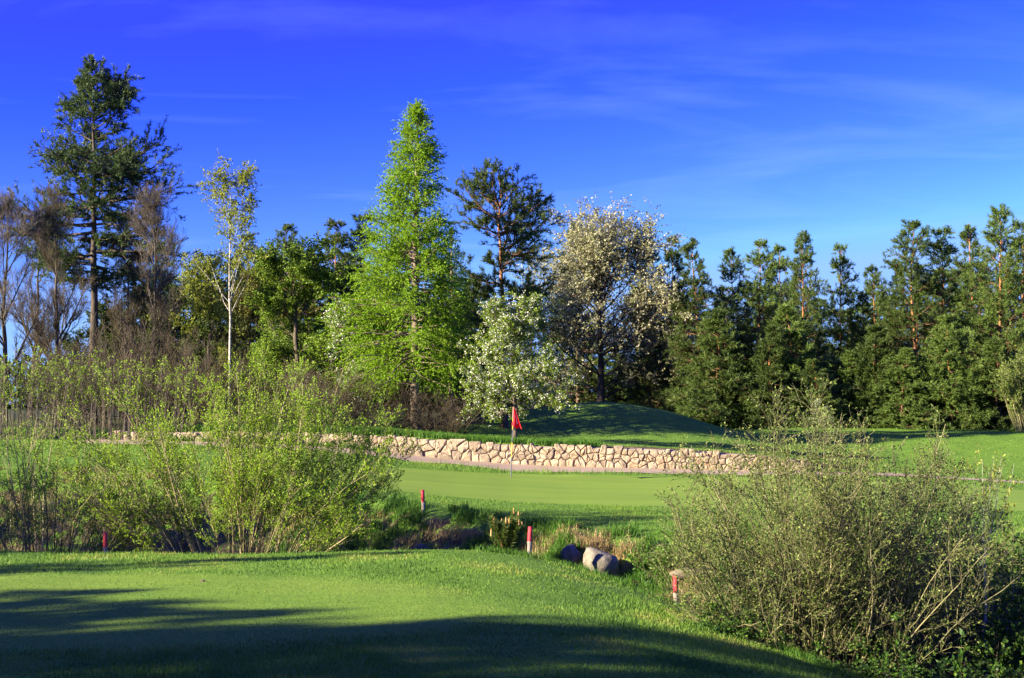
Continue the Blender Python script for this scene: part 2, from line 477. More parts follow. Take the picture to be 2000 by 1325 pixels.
# ---------------------------------------------------------------- object helpers
def tag(o, label=None, cat=None, group=None, kind=None):
    for k, v in (('label', label), ('category', cat), ('group', group), ('kind', kind)):
        if v:
            o[k] = v
    return o
def link(name, me, parent=None, loc=(0, 0, 0), rot=(0, 0, 0), scale=(1, 1, 1)):
    o = bpy.data.objects.new(name, me)
    COL.objects.link(o)
    o.parent = parent
    o.location = loc; o.rotation_euler = rot; o.scale = scale
    return o
def place(name, label, cat, group, loc, parts, rotz=0.0, scale=(1, 1, 1), tilt=(0, 0)):
    r = link(name, None, None, loc, (tilt[0], tilt[1], rotz), scale)
    r.empty_display_size = 0.3
    tag(r, label, cat, group)
    for pn, me in parts:
        o = link(pn, me, r)
        if pn in ('twigs', 'leaves', 'blossom', 'candles'):
            o['kind'] = 'stuff'
    return r

# ---------------------------------------------------------------- the lie of the land
def interp(x, pts):
    a = np.array(pts, float)
    return np.interp(x, a[:, 0], a[:, 1])
def smooth_interp(x, pts, w=0.7):
    return (interp(x - w, pts) + interp(x, pts) * 2 + interp(x + w, pts)) / 4
NEAR = [(-60, 26), (-12, 24.8), (-7, 24.4), (-4, 24.5), (-1, 25.6), (0.4, 25.9), (1.3, 25.0), (2.6, 22.3), (3.3, 18.6), (4.7, 16.6), (6.0, 15.0), (10, 11.5), (14, 9), (60, 6)]
BANK = [(-60, 40), (-13, 37.3), (-9, 36.8), (-5, 35.2), (-2, 31.9), (1, 28.9), (3, 28.3), (9.5, 27.2), (20, 26.2), (60, 24)]
BOTT = [(-60, -1.6), (-9, -1.6), (-4, -1.4), (-1, -0.95), (1.5, -0.95), (3.5, -1.45), (6, -1.75), (60, -1.8)]
TILT = [(-60, 1.6), (-20, 0.95), (-9, 0.80), (-6.5, 0.72), (-4.3, 0.46), (-2.6, 0.33), (0, 0.10), (5, 0.0), (9, -0.05), (14, -0.2), (18, -0.36), (60, -1.0)]
WALLY = [(-60, 60), (-16, 55), (-5, 52.8), (0, 52), (5, 51.1), (9, 50.8), (12.5, 51), (60, 51)]
WALLH = [(-60, 0.3), (-14, 0.35), (-6, 0.55), (-4, 0.68), (0, 0.76), (5, 0.76), (8, 0.62), (11, 0.36), (13, 0.05), (15, 0), (60, 0)]
def lawn_z(x, y):
    z = interp(y, [(-80, 1.2), (0, 0.8), (6, 0.45), (12, 0.1), (18, -0.05), (24, -0.15), (30, -0.25)])
    a = np.maximum(0, x + 1.0 + (y - 18) * 0.12)
    a = np.minimum(a, 7.0)
    return z - 0.036 * a ** 2 + 0.03 * np.maximum(0, -x - 6) * 0.5
def far_z(x, y):
    z = smooth_interp(x, TILT, 1.5) + 0.012 * (y - 44)
    dw = y - smooth_interp(x, WALLY, 1.0)
    wh = smooth_interp(x, WALLH, 0.5)
    step = wh * sstep(0.18, 0.42, dw)
    z = z - 0.012 * np.maximum(0, dw) + step
    back = np.maximum(0, dw - 0.5)
    tgt = interp(x, [(-60, 1.9), (-12, 1.65), (-4, 1.4), (2, 1.15), (8, 1.0), (20, 1.0), (30, 0.95), (60, 0.6)])
    z = z + (tgt - z) * sstep(1.0, 22, back) * (dw > 0)
    # grassy mound behind the flowering trees, steeper on its right
    mx = np.where(x < 4.8, (x - 4.8) / 7.5, (x - 4.8) / 5.2)
    z = z + 1.42 * np.exp(-(np.abs(mx) ** 2.5) * 1.2 - ((y - 67) / 5.2) ** 2)
    z = z + 0.16 * fbm(x * 0.45, y * 0.45, 19, 3) * sstep(57, 61, y)
    z = z + 0.10 * sstep(70, 78, y) * sstep(10, 16, x) - 0.8 * sstep(79, 100, y) * sstep(8, 16, x)
    return z
def height(x, y):
    x = np.asarray(x, float); y = np.asarray(y, float)
    yn = smooth_interp(x, NEAR, 0.5) + 0.25 * fbm(x * 0.8, x * 0 + 3, 5, 3)
    yb = smooth_interp(x, BANK, 0.6) + 0.5 * fbm(x * 0.7, x * 0 + 9, 6, 3)
    t = (y - yn) / (yb - yn)
    zl = lawn_z(x, np.minimum(y, yn + 1.5))
    zf = far_z(x, np.maximum(y, yb - 1.0))
    bt = smooth_interp(x, BOTT, 0.8)
    s1 = sstep(0.0, 0.33, t); s2 = sstep(0.50, 1.02, t)
    z = zl * (1 - s1) + bt * s1 * (1 - s2) + zf * s2
    inside = sstep(0.03, 0.25, t) * (1 - sstep(0.85, 1.02, t))
    z = z + inside * (0.34 * fbm(x * 0.9, y * 0.9, 11, 4) + 0.18 * fbm(x * 3, y * 3, 12, 3))
    z = z + 0.05 * fbm(x * 0.25, y * 0.25, 3, 3) * (1 - inside)
    z = z + 0.022 * fbm(x * 0.9, y * 0.9, 14, 3) * (t < 0.2) + 0.10 * fbm(x * 0.5, y * 1.1, 15, 3) * sstep(44.5, 46.5, y + 0.05 * x) * (1 - sstep(48.0, 49.5, y + 0.18 * x))
    return z
def hz(x, y):
    return float(height(np.array([x]), np.array([y]))[0])
def at(px, d):
    return (px - 1000) / F * d

def build_ground():
    xs = np.concatenate([np.linspace(-700, -45, 24)[:-1], np.linspace(-45, -19, 36)[:-1], np.linspace(-19, 20, 180)[:-1], np.linspace(20, 45, 36)[:-1], np.linspace(45, 700, 24)])
    ys = np.concatenate([np.linspace(-80, 8, 18)[:-1], np.linspace(8, 58, 210)[:-1], np.linspace(58, 110, 60)[:-1], np.linspace(110, 2500, 30)])
    X, Y = np.meshgrid(xs, ys)
    Z = height(X, Y)
    nx, ny = len(xs), len(ys)
    g = Geo()
    i = np.arange(ny - 1)[:, None] * nx + np.arange(nx - 1)[None]
    f = np.stack([i, i + 1, i + nx + 1, i + nx], -1).reshape(-1, 4)
    g.add(np.stack([X, Y, Z], -1), f, 0.5)
    me = g.mesh('ground', M['turf'])
    yn = smooth_interp(X, NEAR, 0.5); yb = smooth_interp(X, BANK, 0.6)
    t = (Y - yn) / (yb - yn)
    soil = sstep(0.05, 0.3, t) * (1 - sstep(0.80, 1.0, t)) * 0.62
    dw = Y - smooth_interp(X, WALLY, 1.0)
    soil = np.maximum(soil, sstep(1.0, 3.0, X) * sstep(0.1, 0.3, dw) * (1 - sstep(0.9, 1.7, dw)) * (1 - sstep(11, 14, X)) * 0.9)
    ug = 0.6 * (1 - sstep(0.75, 1.1, np.hypot((X + 6.2) / 6.6, (Y - 17.3) / 4.2)))
    fg = 1 - sstep(0.92, 1.0, np.hypot((X - 5.5) / 13.5, (Y - 40.5 - 0.03 * X) / 6.3))
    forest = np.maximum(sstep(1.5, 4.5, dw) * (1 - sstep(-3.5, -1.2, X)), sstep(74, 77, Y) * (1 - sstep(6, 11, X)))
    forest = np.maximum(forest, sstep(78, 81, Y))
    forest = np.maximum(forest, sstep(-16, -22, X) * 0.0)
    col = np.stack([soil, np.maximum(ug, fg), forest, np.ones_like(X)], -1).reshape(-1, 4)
    a = me.attributes.new('mask', 'FLOAT_COLOR', 'POINT')
    a.data.foreach_set('color', col.astype(np.float32).ravel())
    o = link('ground', me)
    tag(o, 'mown golf course turf with a rough ditch, putting greens and a grassy mound', 'ground', kind='structure')
build_ground()

def build_path():
    # centre line of the sandy cart path: along the foot of the wall, then away across the fairway to the right
    xs = np.linspace(-16, 45, 320)
    near = interp(xs, [(-16, 3.4), (-5, 3.8), (-2.5, 4.0), (2, 3.8), (6, 3.0), (9, 2.6), (12, 1.3), (14, 1.2), (18, 3.3), (30, 9), (45, 15)])
    far = interp(xs, [(-16, -0.1), (12, -0.1), (14, -0.3), (18, 1.7), (30, 7.4), (45, 13.4)])
    wy = smooth_interp(xs, WALLY, 1.0)
    jn = 0.35 * fbm(xs * 0.9, xs * 0, 31, 3); jf = 0.12 * fbm(xs * 1.1, xs * 0 + 4, 32, 3)
    rows = []
    for u in np.linspace(0, 1, 7):
        y = wy - (near + jn) * (1 - u) - (far + jf) * u
        z = height(xs, y) + 0.018
        rows.append(np.stack([xs, y, z], -1))
    V = np.stack(rows)
    k, n = V.shape[:2]
    i = np.arange(k - 1)[:, None] * n + np.arange(n - 1)[None]
    g = Geo()
    g.add(V, np.stack([i, i + 1, i + n + 1, i + n], -1).reshape(-1, 4), 0.5)
    o = link('path', g.mesh('path', M['path']))
    tag(o, 'sandy path along the foot of the stone wall', 'path', kind='structure')
build_path()

# ---------------------------------------------------------------- stone wall
def clip_poly(poly, a, b, c):
    out = []
    for k in range(len(poly)):
        p, q = poly[k], poly[(k + 1) % len(poly)]
        dp = a * p[0] + b * p[1] - c; dq = a * q[0] + b * q[1] - c
        if dp <= 0: out.append(p)
        if (dp < 0 < dq) or (dq < 0 < dp):
            u = dp / (dp - dq)
            out.append((p[0] + u * (q[0] - p[0]), p[1] + u * (q[1] - p[1])))
    return out
def build_wall():
    rs = np.random.default_rng(5)
    root = link('stone_wall', None, None, (2.0, float(smooth_interp(np.array(2.0), WALLY, 1.0)), 0))
    tag(root, 'low dry stone retaining wall of pale irregular stones beside the sandy path', 'wall')
    ox, oy, _ = root.location
    fy = lambda x: float(smooth_interp(np.array(x), WALLY, 1.0))
    hh = lambda x: float(smooth_interp(np.array(x), WALLH, 0.5))
    gz = lambda x: hz(x, fy(x) - 0.15)
    x0, x1 = -15.0, 10.0
    # core of earth behind the stones
    xs = np.linspace(x0, x1, 160)
    V = []
    for x in xs:
        y, z, h = fy(x), gz(x), hh(x)
        V.append([(x - ox, y + 0.012 - oy, z - 0.2), (x - ox, y + 0.03 - oy, z + h * 0.9), (x - ox, y + 0.5 - oy, z + h * 0.95), (x - ox, y + 0.5 - oy, z - 0.2)])
    g = Geo()
    i = np.arange(len(xs) - 1)[:, None] * 4 + np.arange(3)[None]
    g.add(np.array(V), np.stack([i, i + 1, i + 5, i + 4], -1).reshape(-1, 4), 0.5)
    link('earth_core', g.mesh('earth_core', M['mortar']), root)
    # irregular stones: cells of jittered courses, each a mesh of its own
    sites = []
    x = x0
    while x < x1:
        big = x < -0.6
        w = rs.uniform(0.28, 0.50) if big else rs.uniform(0.19, 0.36)
        h = hh(x)
        rows = 2 if (big or h < 0.5) else 3
        if h < 0.28: rows = 1
        off = rs.uniform(-0.12, 0.12)
        for r in range(rows):
            sites.append((x + off * (r % 2 * 2 - 1) + rs.uniform(-0.09, 0.09), (r + 0.5 + rs.uniform(-0.24, 0.24)) / rows * h))
            if rs.random() < 0.22:
                sites.append((x + rs.uniform(0.1, 0.25), rs.uniform(0.1, 0.9) * h))
        x += w
    sites = np.array(sites)
    for (sx, sv) in sites:
        h = hh(sx)
        top = h * (1 + rs.uniform(-0.10, 0.10))
        poly = [(sx - 0.5, -0.04), (sx + 0.5, -0.04), (sx + 0.5, top), (sx - 0.5, top)]
        nb = sites[(np.abs(sites[:, 0] - sx) < 1.1)]
        for (qx, qv) in nb:
            if qx == sx and qv == sv: continue
            a, b = qx - sx, qv - sv
            poly = clip_poly(poly, a, b, (a * (qx + sx) + b * (qv + sv)) / 2)
            if len(poly) < 3: break
        if len(poly) < 3 or (sx < -5.6 and rs.random() < 0.45): continue
        p = np.array(poly)
        c = p.mean(0)
        ext = p.max(0) - p.min(0)
        if ext.min() < 0.07: continue
        q = []
        for k in range(len(p)):               # cut the corners
            a, b = p[k], p[(k + 1) % len(p)]
            if np.hypot(*(b - a)) < 0.03: continue
            q += [a + (b - a) * 0.10, a + (b - a) * 0.90]
        q = np.array(q)
        if len(q) < 5: continue
        rad = np.hypot(*(q - c).T)[:, None]
        q = c + (q - c) * np.maximum(0.3, 1 - rs.uniform(0.006, 0.014) / rad)
        n = len(q)
        proud = rs.uniform(-0.01, 0.06)
        rings = []
        for sc_, dy in ((0.97, 0.30), (1.0, 0.0 - proud * 0.5), (0.94, -0.03 - proud), (0.66, -0.045 - proud)):
            r2 = c + (q - c) * sc_
            rr = np.zeros((n, 3))
            rr[:, 0] = r2[:, 0] - c[0]
            rr[:, 1] = dy + rs.normal(size=n) * (0.010 if dy < 0 else 0.003)
            rr[:, 2] = r2[:, 1] - c[1]
            rings.append(rr)
        cen = np.array([[rs.normal() * 0.01, -0.05 - proud + rs.normal() * 0.012, rs.normal() * 0.01]])
        g = Geo()
        k = np.arange(3)[:, None] * n; j = np.arange(n)[None]; jn = (j + 1) % n
        f4 = np.stack(np.broadcast_arrays(k + j, k + jn, k + n + jn, k + n + j), -1).reshape(-1, 4)
        g.add(np.concatenate(rings + [cen]), f4, 0.5)
        j = np.arange(n); f3 = np.stack([3 * n + j, 3 * n + (j + 1) % n, np.full(n, 4 * n)], -1)
        g.f[3].append(f3); g.a[3].append(np.full(n, 0.5))
        slope = (fy(c[0] + 0.2) - fy(c[0] - 0.2)) / 0.4
        o = link('stone', g.mesh('stone', M['stone'], flat=True), root, (c[0] - ox, fy(c[0]) + 0.02 * c[1] - oy, gz(c[0]) + c[1]), (rs.normal() * 0.03, 0, math.atan(slope) + rs.normal() * 0.04))
build_wall()

# ---------------------------------------------------------------- rocks
def rock_mesh(seed, mat, sx, sy, sz, cut=0.55):
    rs = np.random.default_rng(seed)
    nu, nv = 18, 11
    th = np.linspace(0, 2 * math.pi, nu, endpoint=False)
    ph = np.linspace(-0.48 * math.pi, 0.48 * math.pi, nv)
    T, Pn = np.meshgrid(th, ph)
    d = np.stack([np.cos(Pn) * np.cos(T), np.cos(Pn) * np.sin(T), np.sin(Pn)], -1)
    pl = nrm(rs.normal(size=(9, 3)))
    r = np.ones(T.shape)
    for k in range(9):                          # facets
        dd = d @ pl[k]
        lim = rs.uniform(cut, 0.9)
        r = np.where(dd * r > lim, lim / np.maximum(dd, 1e-3), r)
    r = r * (1 + 0.10 * fbm(T * 1.5 + seed, Pn * 2.5, seed, 3) * np.cos(Pn))
    v = d * r[..., None] * np.array([sx, sy, sz])
    i = np.arange(nv - 1)[:, None] * nu; j = np.arange(nu)[None]; jn = (j + 1) % nu
    g = Geo()
    g.add(v, np.stack(np.broadcast_arrays(i + j, i + jn, i + nu + jn, i + nu + j), -1).reshape(-1, 4), 0.5)
    return g.mesh('boulder', mat)
ROCKS = [
    (1172, 26.9, 0.44, 0.38, 0.50, 'rock', 'large grey pointed boulder on the ditch bank right of the middle stake'),
    (1118, 27.7, 0.28, 0.24, 0.24, 'rock', 'low grey rock in the bank just right of the red-topped middle stake'),
    (972, 26.5, 0.24, 0.16, 0.09, 'stone', 'small flat pale stone at the foot of the pine sapling'),
    (1352, 26.4, 0.5, 0.4, 0.14, 'mossy', 'flat grey slab in the bank at the left edge of the right-hand bush'),
    (545, 27.6, 0.36, 0.3, 0.30, 'mossy', 'dark boulder at the foot of the bright green willow bush'),
    (285, 31.2, 0.62, 0.5, 0.52, 'mossy', 'biggest dark boulder in the shaded bank behind the left stake'),
    (330, 32.6, 0.5, 0.4, 0.42, 'mossy', 'dark mossy boulder high in the shaded bank between the two left bushes'),
    (240, 30.6, 0.34, 0.3, 0.30, 'stone', 'small tan rock in the shaded bank just above the left stake'),
    (60, 31.5, 0.55, 0.45, 0.45, 'mossy', 'mossy boulder in the shaded bank at the left edge of the picture'),
    (826, 29.6, 0.30, 0.25, 0.22, 'mossy', 'dark rock in a hollow under the far stake'),
    (885, 28.6, 0.34, 0.26, 0.16, 'rock', 'low tan-grey rock in the bank left of the pine sapling'),
]
for k, (px, d, sx, sy, sz, mk, lab) in enumerate(ROCKS):
    x = at(px, d)
    o = link('boulder', rock_mesh(40 + k, M[mk], sx, sy, sz), None, (x, d, hz(x, d) + sz * (0.62 if k < 1 else (-0.1 if k in (1, 3) else 0.3))), (0, 0, k * 1.3))
    tag(o, lab, 'boulder', 'boulders in the ditch bank')

# ---------------------------------------------------------------- stakes and flag
def cyl(g, rs, pts, rad, sides=12, cap=True, jit=0.0):
    pts = np.array(pts, float)[None]; rad = np.array(rad, float)[None]
    n0 = g.n
    tubes(g, rs, pts, rad, sides)
    if cap:
        k = pts.shape[1]
        top = np.arange(sides) + (k - 1) * sides + n0
        g.v.append(pts[0, -1:] + np.array([[0, 0, rad[0, -1] * 0.12]]))
        j = np.arange(sides)
        g.f[3].append(np.stack([top[j], top[(j + 1) % sides], np.full(sides, g.n)], -1)); g.a[3].append(np.full(sides, 0.5))
        g.n += 1
def stake(px, d, hgt, lab, lean, r=0.04):
    rs = np.random.default_rng(int(px))
    x = at(px, d); z = hz(x, d)
    g = Geo(); cyl(g, rs, [(0, 0, -0.25), (0, 0, 0.1), (0, 0, hgt * 0.53)], [r * 0.96, r * 0.97, r])
    h = Geo(); cyl(h, rs, [(0, 0, hgt * 0.53), (0.0, 0, hgt * 0.8), (0, 0, hgt)], [r * 1.03, r * 1.03, r * 1.0])
    place('stake', lab, 'stake', 'red-topped hazard stakes', (x, d, z), [('post', g.mesh('post', M['post'])), ('red_top', h.mesh('red_top', M['red']))], tilt=lean)
stake(1318, 22.6, 0.56, 'red-topped stake nearest the viewer, at the left foot of the big grey-green bush', (0, -0.015))
stake(1033, 26.0, 0.55, 'red-topped stake just right of the little pine sapling', (0, 0.045))
stake(828, 31.3, 0.56, 'red-topped stake on the far bank of the ditch, below the shadow on the green', (0, -0.04))
stake(210, 25.6, 0.56, 'red-topped stake half hidden behind the lawn between the two left bushes', (0, 0.0))
stake(1899, 76.5, 0.62, 'tiny far stake at the fairway crest in front of the right-hand pines', (0, 0), 0.035)

def flag():
    d = 44.0
    x = at(998, d); z = hz(x, d)
    rs = np.random.default_rng(1)
    H = 2.17
    lean = (0, 0.035)
    parts = []
    for nm, a, b, m in (('pole', -0.1, 0.62, 'dark_pole'), ('pole_band', 0.62, 1.06, 'yellow'), ('pole', 1.06, 1.48, 'dark_pole'), ('pole_band', 1.48, 1.80, 'yellow'), ('pole', 1.80, H, 'pink_pole')):
        g = Geo(); cyl(g, rs, [(0, 0, a), (0, 0, b)], [0.016, 0.016], 10)
        parts.append((nm, g.mesh(nm, M[m])))
    # limp pennant: folds hang from the top of the pole, a little of it wrapping to the left
    nu, nv = 25, 18
    u = np.linspace(0, 1, nu); v = np.linspace(0, 1, nv)
    U, Vv = np.meshgrid(u, v)
    wid = 0.05 + 0.25 * Vv
    fx = wid * (0.95 * U - 0.36 * np.sin(np.clip(U * 1.6, 0, 1) * math.pi) * Vv * (U < 0.62))
    fy = 0.055 * np.sin(U * 11) * (0.3 + Vv) - 0.03
    fz = H - 0.03 - 0.50 * Vv - 0.14 * U * (0.25 + Vv) + 0.03 * np.sin(U * 9)
    i = np.arange(nv - 1)[:, None] * nu + np.arange(nu - 1)[None]
    g = Geo(); g.add(np.stack([fx, fy, fz], -1), np.stack([i, i + 1, i + nu + 1, i + nu], -1).reshape(-1, 4), 0.5)
    parts.append(('flag_cloth', g.mesh('flag_cloth', M['flag_red'])))
    g = Geo()
    P = np.stack([fx, fy - 0.006, fz], -1)
    Pm = P[4:14, 14:17]
    g.add(Pm, np.array([[r * 3 + c, r * 3 + c + 1, r * 3 + c + 4, r * 3 + c + 3] for r in range(9) for c in range(2)]), 0.5)
    r = place('golf_flag', 'limp red pennant on a dark and yellow pole in the putting green', 'flag', None, (x, d, z), parts, tilt=lean)
    for ch in r.children:
        if ch.name.startswith('flag_cloth'):
            link('white_mark', g.mesh('white_mark', M['white']), ch)
flag()

# ---------------------------------------------------------------- trees
def pine_tree(seed, H, rb, c0, prof, dens=1.0, tuft=(0.30, 0.19, 0.040, 11), elev=(38, 4, -12), tip_up=0.10, dead=0, lean=0.0, mat='pine', gap=0.0, bias=None, whorl=0.42, wob=0.05, jit=0.004, bark='pine_bark'):
    rs = np.random.default_rng(seed)
    K = 16
    zt = np.linspace(0, 1, K)
    off = np.cumsum(rs.normal(size=(K, 2)) * wob, 0) * zt[:, None]
    tp = np.stack([off[:, 0] + lean * zt * H, off[:, 1], zt * H - 0.15 * (1 - zt)], -1)[None]
    tr = (rb * (1 - zt) ** 0.95 + 0.008)[None]
    tr[0, 0] *= 1.25
    g = Geo(); tubes(g, rs, tp, tr, 9, attr=zt[None])
    zs, z = [], c0
    while z < 0.985:
        n = rs.integers(5, 9)
        zs += list(np.full(n, z) + rs.normal(size=n) * jit)
        z += whorl / H * rs.uniform(0.7, 1.4)
    zs = np.clip(np.array(zs), c0 * 0.98, 0.995)
    u = (zs - c0) / (1 - c0)
    az = rs.random(len(zs)) * 2 * math.pi
    L = np.array([prof(q) for q in u]) * rs.uniform(0.55, 1.2, len(zs))
    if bias is not None:
        L = L * (1 + bias * np.cos(az - math.pi))
    if gap > 0:                               # clumped crown: whole sectors thin out
        L = L * (1 - gap * (vnoise(az * 0.9, zs * H * 0.55, seed) > 0.12))
    e = np.radians(np.interp(u, [0, 0.5, 1], [elev[2], elev[1], elev[0]]) + rs.normal(size=len(u)) * 5)
    d = np.stack([np.cos(az) * np.cos(e), np.sin(az) * np.cos(e), np.sin(e)], -1)
    p0, _, ii, uu = lerp_line(np.repeat(tp, 1, 0), np.zeros(len(zs), int), zs)
    B = march(rs, p0, d, L, 6, 0.10, tip_up)
    Rb = (0.010 + 0.019 * L)[:, None] * np.linspace(1, 0.25, 6)[None]
    tubes(g, rs, B, Rb, 4, attr=np.broadcast_to(np.clip(zs[:, None], 0, 0.28), (len(zs), 6)))
    if dead:
        zd = rs.uniform(c0 * 0.35, c0, dead)
        a2 = rs.random(dead) * 6.28
        dd = np.stack([np.cos(a2), np.sin(a2), rs.normal(size=dead) * 0.15], -1)
        q0, _, _, _ = lerp_line(tp, np.zeros(dead, int), zd)
        D = march(rs, q0, nrm(dd), rs.uniform(0.5, 1.6, dead), 4, 0.1, -0.03)
        tubes(g, rs, D, np.full((dead, 4), 0.018) * np.linspace(1, 0.4, 4)[None], 3, attr=np.full((dead, 4), 0.2))
    nsub = np.maximum(2, (L * 5.2 * dens)).astype(int)
    Sb, Rs = grow(rs, B, Rb, nsub, 0.25, 1.0, 0.40 * L + 0.12, 48, 3, 0.10, 0.06, rfac=0.5, rmin=0.006, flat=0.8)
    tubes(g, rs, Sb[:, ::2], Rs[:, ::2], 3, attr=np.full((len(Sb), 2), 0.3))
    c = Geo()
    p, tg, idx = along(rs, Sb, 3, 0.3, 1.0)
    p2, tg2, _ = along(rs, B, 3, 0.5, 1.0)
    P = np.concatenate([p, Sb[:, -1], p2, B[:, -1]]); T = np.concatenate([tg, nrm(Sb[:, -1] - Sb[:, -2]), tg2, nrm(B[:, -1] - B[:, -2])])
    T = nrm(T + rs.normal(size=T.shape) * 0.3 + np.array([0, 0, 0.25]))
    needles(c, rs, P, T, tuft[0], tuft[1], tuft[2], tuft[3])
    return [('trunk', g.mesh('trunk', M[bark])), ('crown', c.mesh('crown', M[mat]))]

def stand(name, label, cat, group, px, d, topy, parts, meshH, rotz=0.0, wide=1.0):
    x = at(px, d); z = hz(x, d) - 0.05
    H = CZ + (HY - topy) / F * d - z
    s = H / meshH
    return place(name, label, cat, group, (x, d, z), parts, rotz, (s * wide, s * wide, s))

# the giant open pine at the left
giant = pine_tree(101, 18.5, 0.28, 0.40, lambda u: float(np.interp(u, [0, 0.12, 0.3, 0.5, 0.7, 0.85, 0.94, 1], [2.4, 4.1, 4.2, 3.3, 2.4, 1.6, 0.9, 0.25])), 1.4, (0.34, 0.20, 0.040, 14), (50, 4, -8), 0.05, 14, 0.004, 'pine_dark', 0.70, -0.05, 0.62, 0.10, 0.014, 'bark')
stand('scots_pine', 'tallest pine, open dark crown towering over bare trees at the left', 'pine tree', 'pines round the course', 180, 72, 120, giant, 18.5, 0.0, 0.92)
mid = pine_tree(102, 11.0, 0.17, 0.34, lambda u: float(np.interp(u, [0, 0.2, 0.5, 0.75, 0.9, 1], [2.0, 2.8, 2.7, 2.1, 1.25, 0.3])), 1.3, (0.28, 0.17, 0.034, 14), (45, 12, -4), 0.10, 8, 0.0, 'pine', 0.62, None, 0.60, 0.05, 0.012)
stand('scots_pine', 'pine with orange trunk and ragged crown between the larch and the cherry', 'pine tree', 'pines round the course', 985, 62, 347, mid, 11.0, 2.1)

TF = (0.28, 0.18, 0.036, 12)
PINES = {}
PINES['a'] = (pine_tree(111, 13, 0.13, 0.08, lambda u: 0.22 + 3.0 * (1 - u) ** 0.8, 1.2, TF, mat='pine', gap=0.22, whorl=0.58), 13)
PINES['b'] = (pine_tree(112, 13, 0.13, 0.12, lambda u: 0.30 + 2.7 * (1 - u) ** 0.65 * (0.7 + 0.3 * min(1, u * 5)), 1.2, TF, mat='pine', gap=0.32, whorl=0.62), 13)
PINES['c'] = (pine_tree(113, 13, 0.13, 0.18, lambda u: 0.25 + 2.6 * (1 - u) ** 0.75, 1.2, TF, mat='pine', gap=0.40, whorl=0.64), 13)
PINES['e'] = (pine_tree(115, 13, 0.13, 0.04, lambda u: 0.30 + 3.1 * (1 - u) ** 0.8, 1.15, TF, mat='pine', gap=0.2, whorl=0.55, elev=(40, 12, -4)), 13)
PINES['y'] = (pine_tree(116, 6, 0.08, 0.03, lambda u: 0.2 + 2.1 * (1 - u) ** 0.85, 1.4, (0.26, 0.18, 0.040, 12), mat='pine', gap=0.25, whorl=0.32), 6)
PINES['d'] = PINES['c']
PLIST = [
    (300, 80, 448, 'd', 0.9, 'dark pine top showing between bare branches right of the giant pine'),
    (488, 84, 458, 'd', 1.0, 'dark pine half hidden behind the white-stemmed birch, on its right'),
    (556, 88, 446, 'b', 0.8, 'pine peeping over the top of the fresh green maple'),
    (655, 66, 430, 'd', 1.1, 'slim dark pine spire standing between the green maple and the larch'),
    (712, 63, 420, 'd', 1.1, 'dark pine spire touching the left edge of the larch'),
    (1128, 92, 428, 'a', 0.8, 'pine tip poking out above the crown of the cherry tree'),
    (1270, 86, 468, 'd', 0.8, 'narrow pine top nearest the cherry on its right'),
    (1313, 90, 463, 'c', 0.8, 'second narrow pine top right of the cherry'),
    (1365, 82, 460, 'a', 0.95, 'broad lit pine, third top right of the cherry'),
    (1428, 90, 495, 'b', 0.9, 'lower rounded pine top in the dip right of the broad lit pine'),
    (1482, 84, 470, 'c', 1.0, 'pine with bare orange stem showing in the middle of the right-hand wood'),
    (1527, 89, 480, 'd', 0.9, 'dark pine wedged just left of the densest pine of the middle wood'),
    (1570, 82, 458, 'e', 0.85, 'densest lit pine left of the lone dark spire'),
    (1641, 84, 478, 'd', 0.8, 'lone dark pine spire with sky on both sides'),
    (1708, 94, 528, 'b', 0.9, 'low pine at the left shoulder of the right-hand clump, below the sky gap'),
    (1750, 86, 500, 'a', 0.9, 'pine stepping up at the left side of the right-hand clump'),
    (1792, 81, 440, 'b', 1.1, 'tall pine with a thin bright stem, first of the right-hand clump'),
    (1846, 82, 447, 'c', 1.15, 'tall pine with a long bare orange stem in the right-hand clump'),
    (1905, 88, 432, 'a', 1.0, 'darker pine behind the two tallest tops at the right'),
    (1950, 80, 410, 'e', 1.0, 'tallest pine of the right-hand clump near the picture edge'),
    (2000, 86, 436, 'd', 1.0, 'dark pine cut by the right edge of the picture'),
    (1398, 79, 610, 'y', 1.1, 'bushy young pine in front of the broad lit pine'),
    (1505, 78, 640, 'y', 1.0, 'bright young pine with ground-sweeping branches above the right-hand bush'),
    (1595, 77.5, 705, 'y', 1.2, 'small young pine at the foot of the densest lit pine'),
    (1760, 77.5, 685, 'y', 1.3, 'spreading young pine at the left corner of the right-hand clump'),
    (1858, 77.5, 620, 'y', 1.1, 'young pine before the long bare orange stem'),
    (1945, 77, 665, 'y', 1.2, 'young pine low down near the right edge, behind the tiny far stake'),
    (1445, 79.5, 660, 'y', 1.2, 'young pine low down between the broad lit pine and the orange bare stem'),
    (1550, 79.5, 600, 'y', 1.1, 'mid-height young pine left of the lone dark spire'),
    (1655, 79.5, 690, 'y', 1.2, 'young pine at the foot of the lone dark spire'),
    (1712, 79, 640, 'y', 1.2, 'young pine right of the lone dark spire, below the sky gap'),
    (1690, 84, 565, 'a', 1.0, 'shadowed mid-height pine right of the lone dark spire'),
    (1330, 90, 560, 'b', 0.9, 'shadowed pine in the wood behind the right side of the cherry'),
]
for k, (px, d, ty, key, wd, lab) in enumerate(PLIST):
    stand('scots_pine', lab, 'pine tree', 'pines round the course', px, d, ty, PINES[key][0], PINES[key][1], k * 2.399, wd)
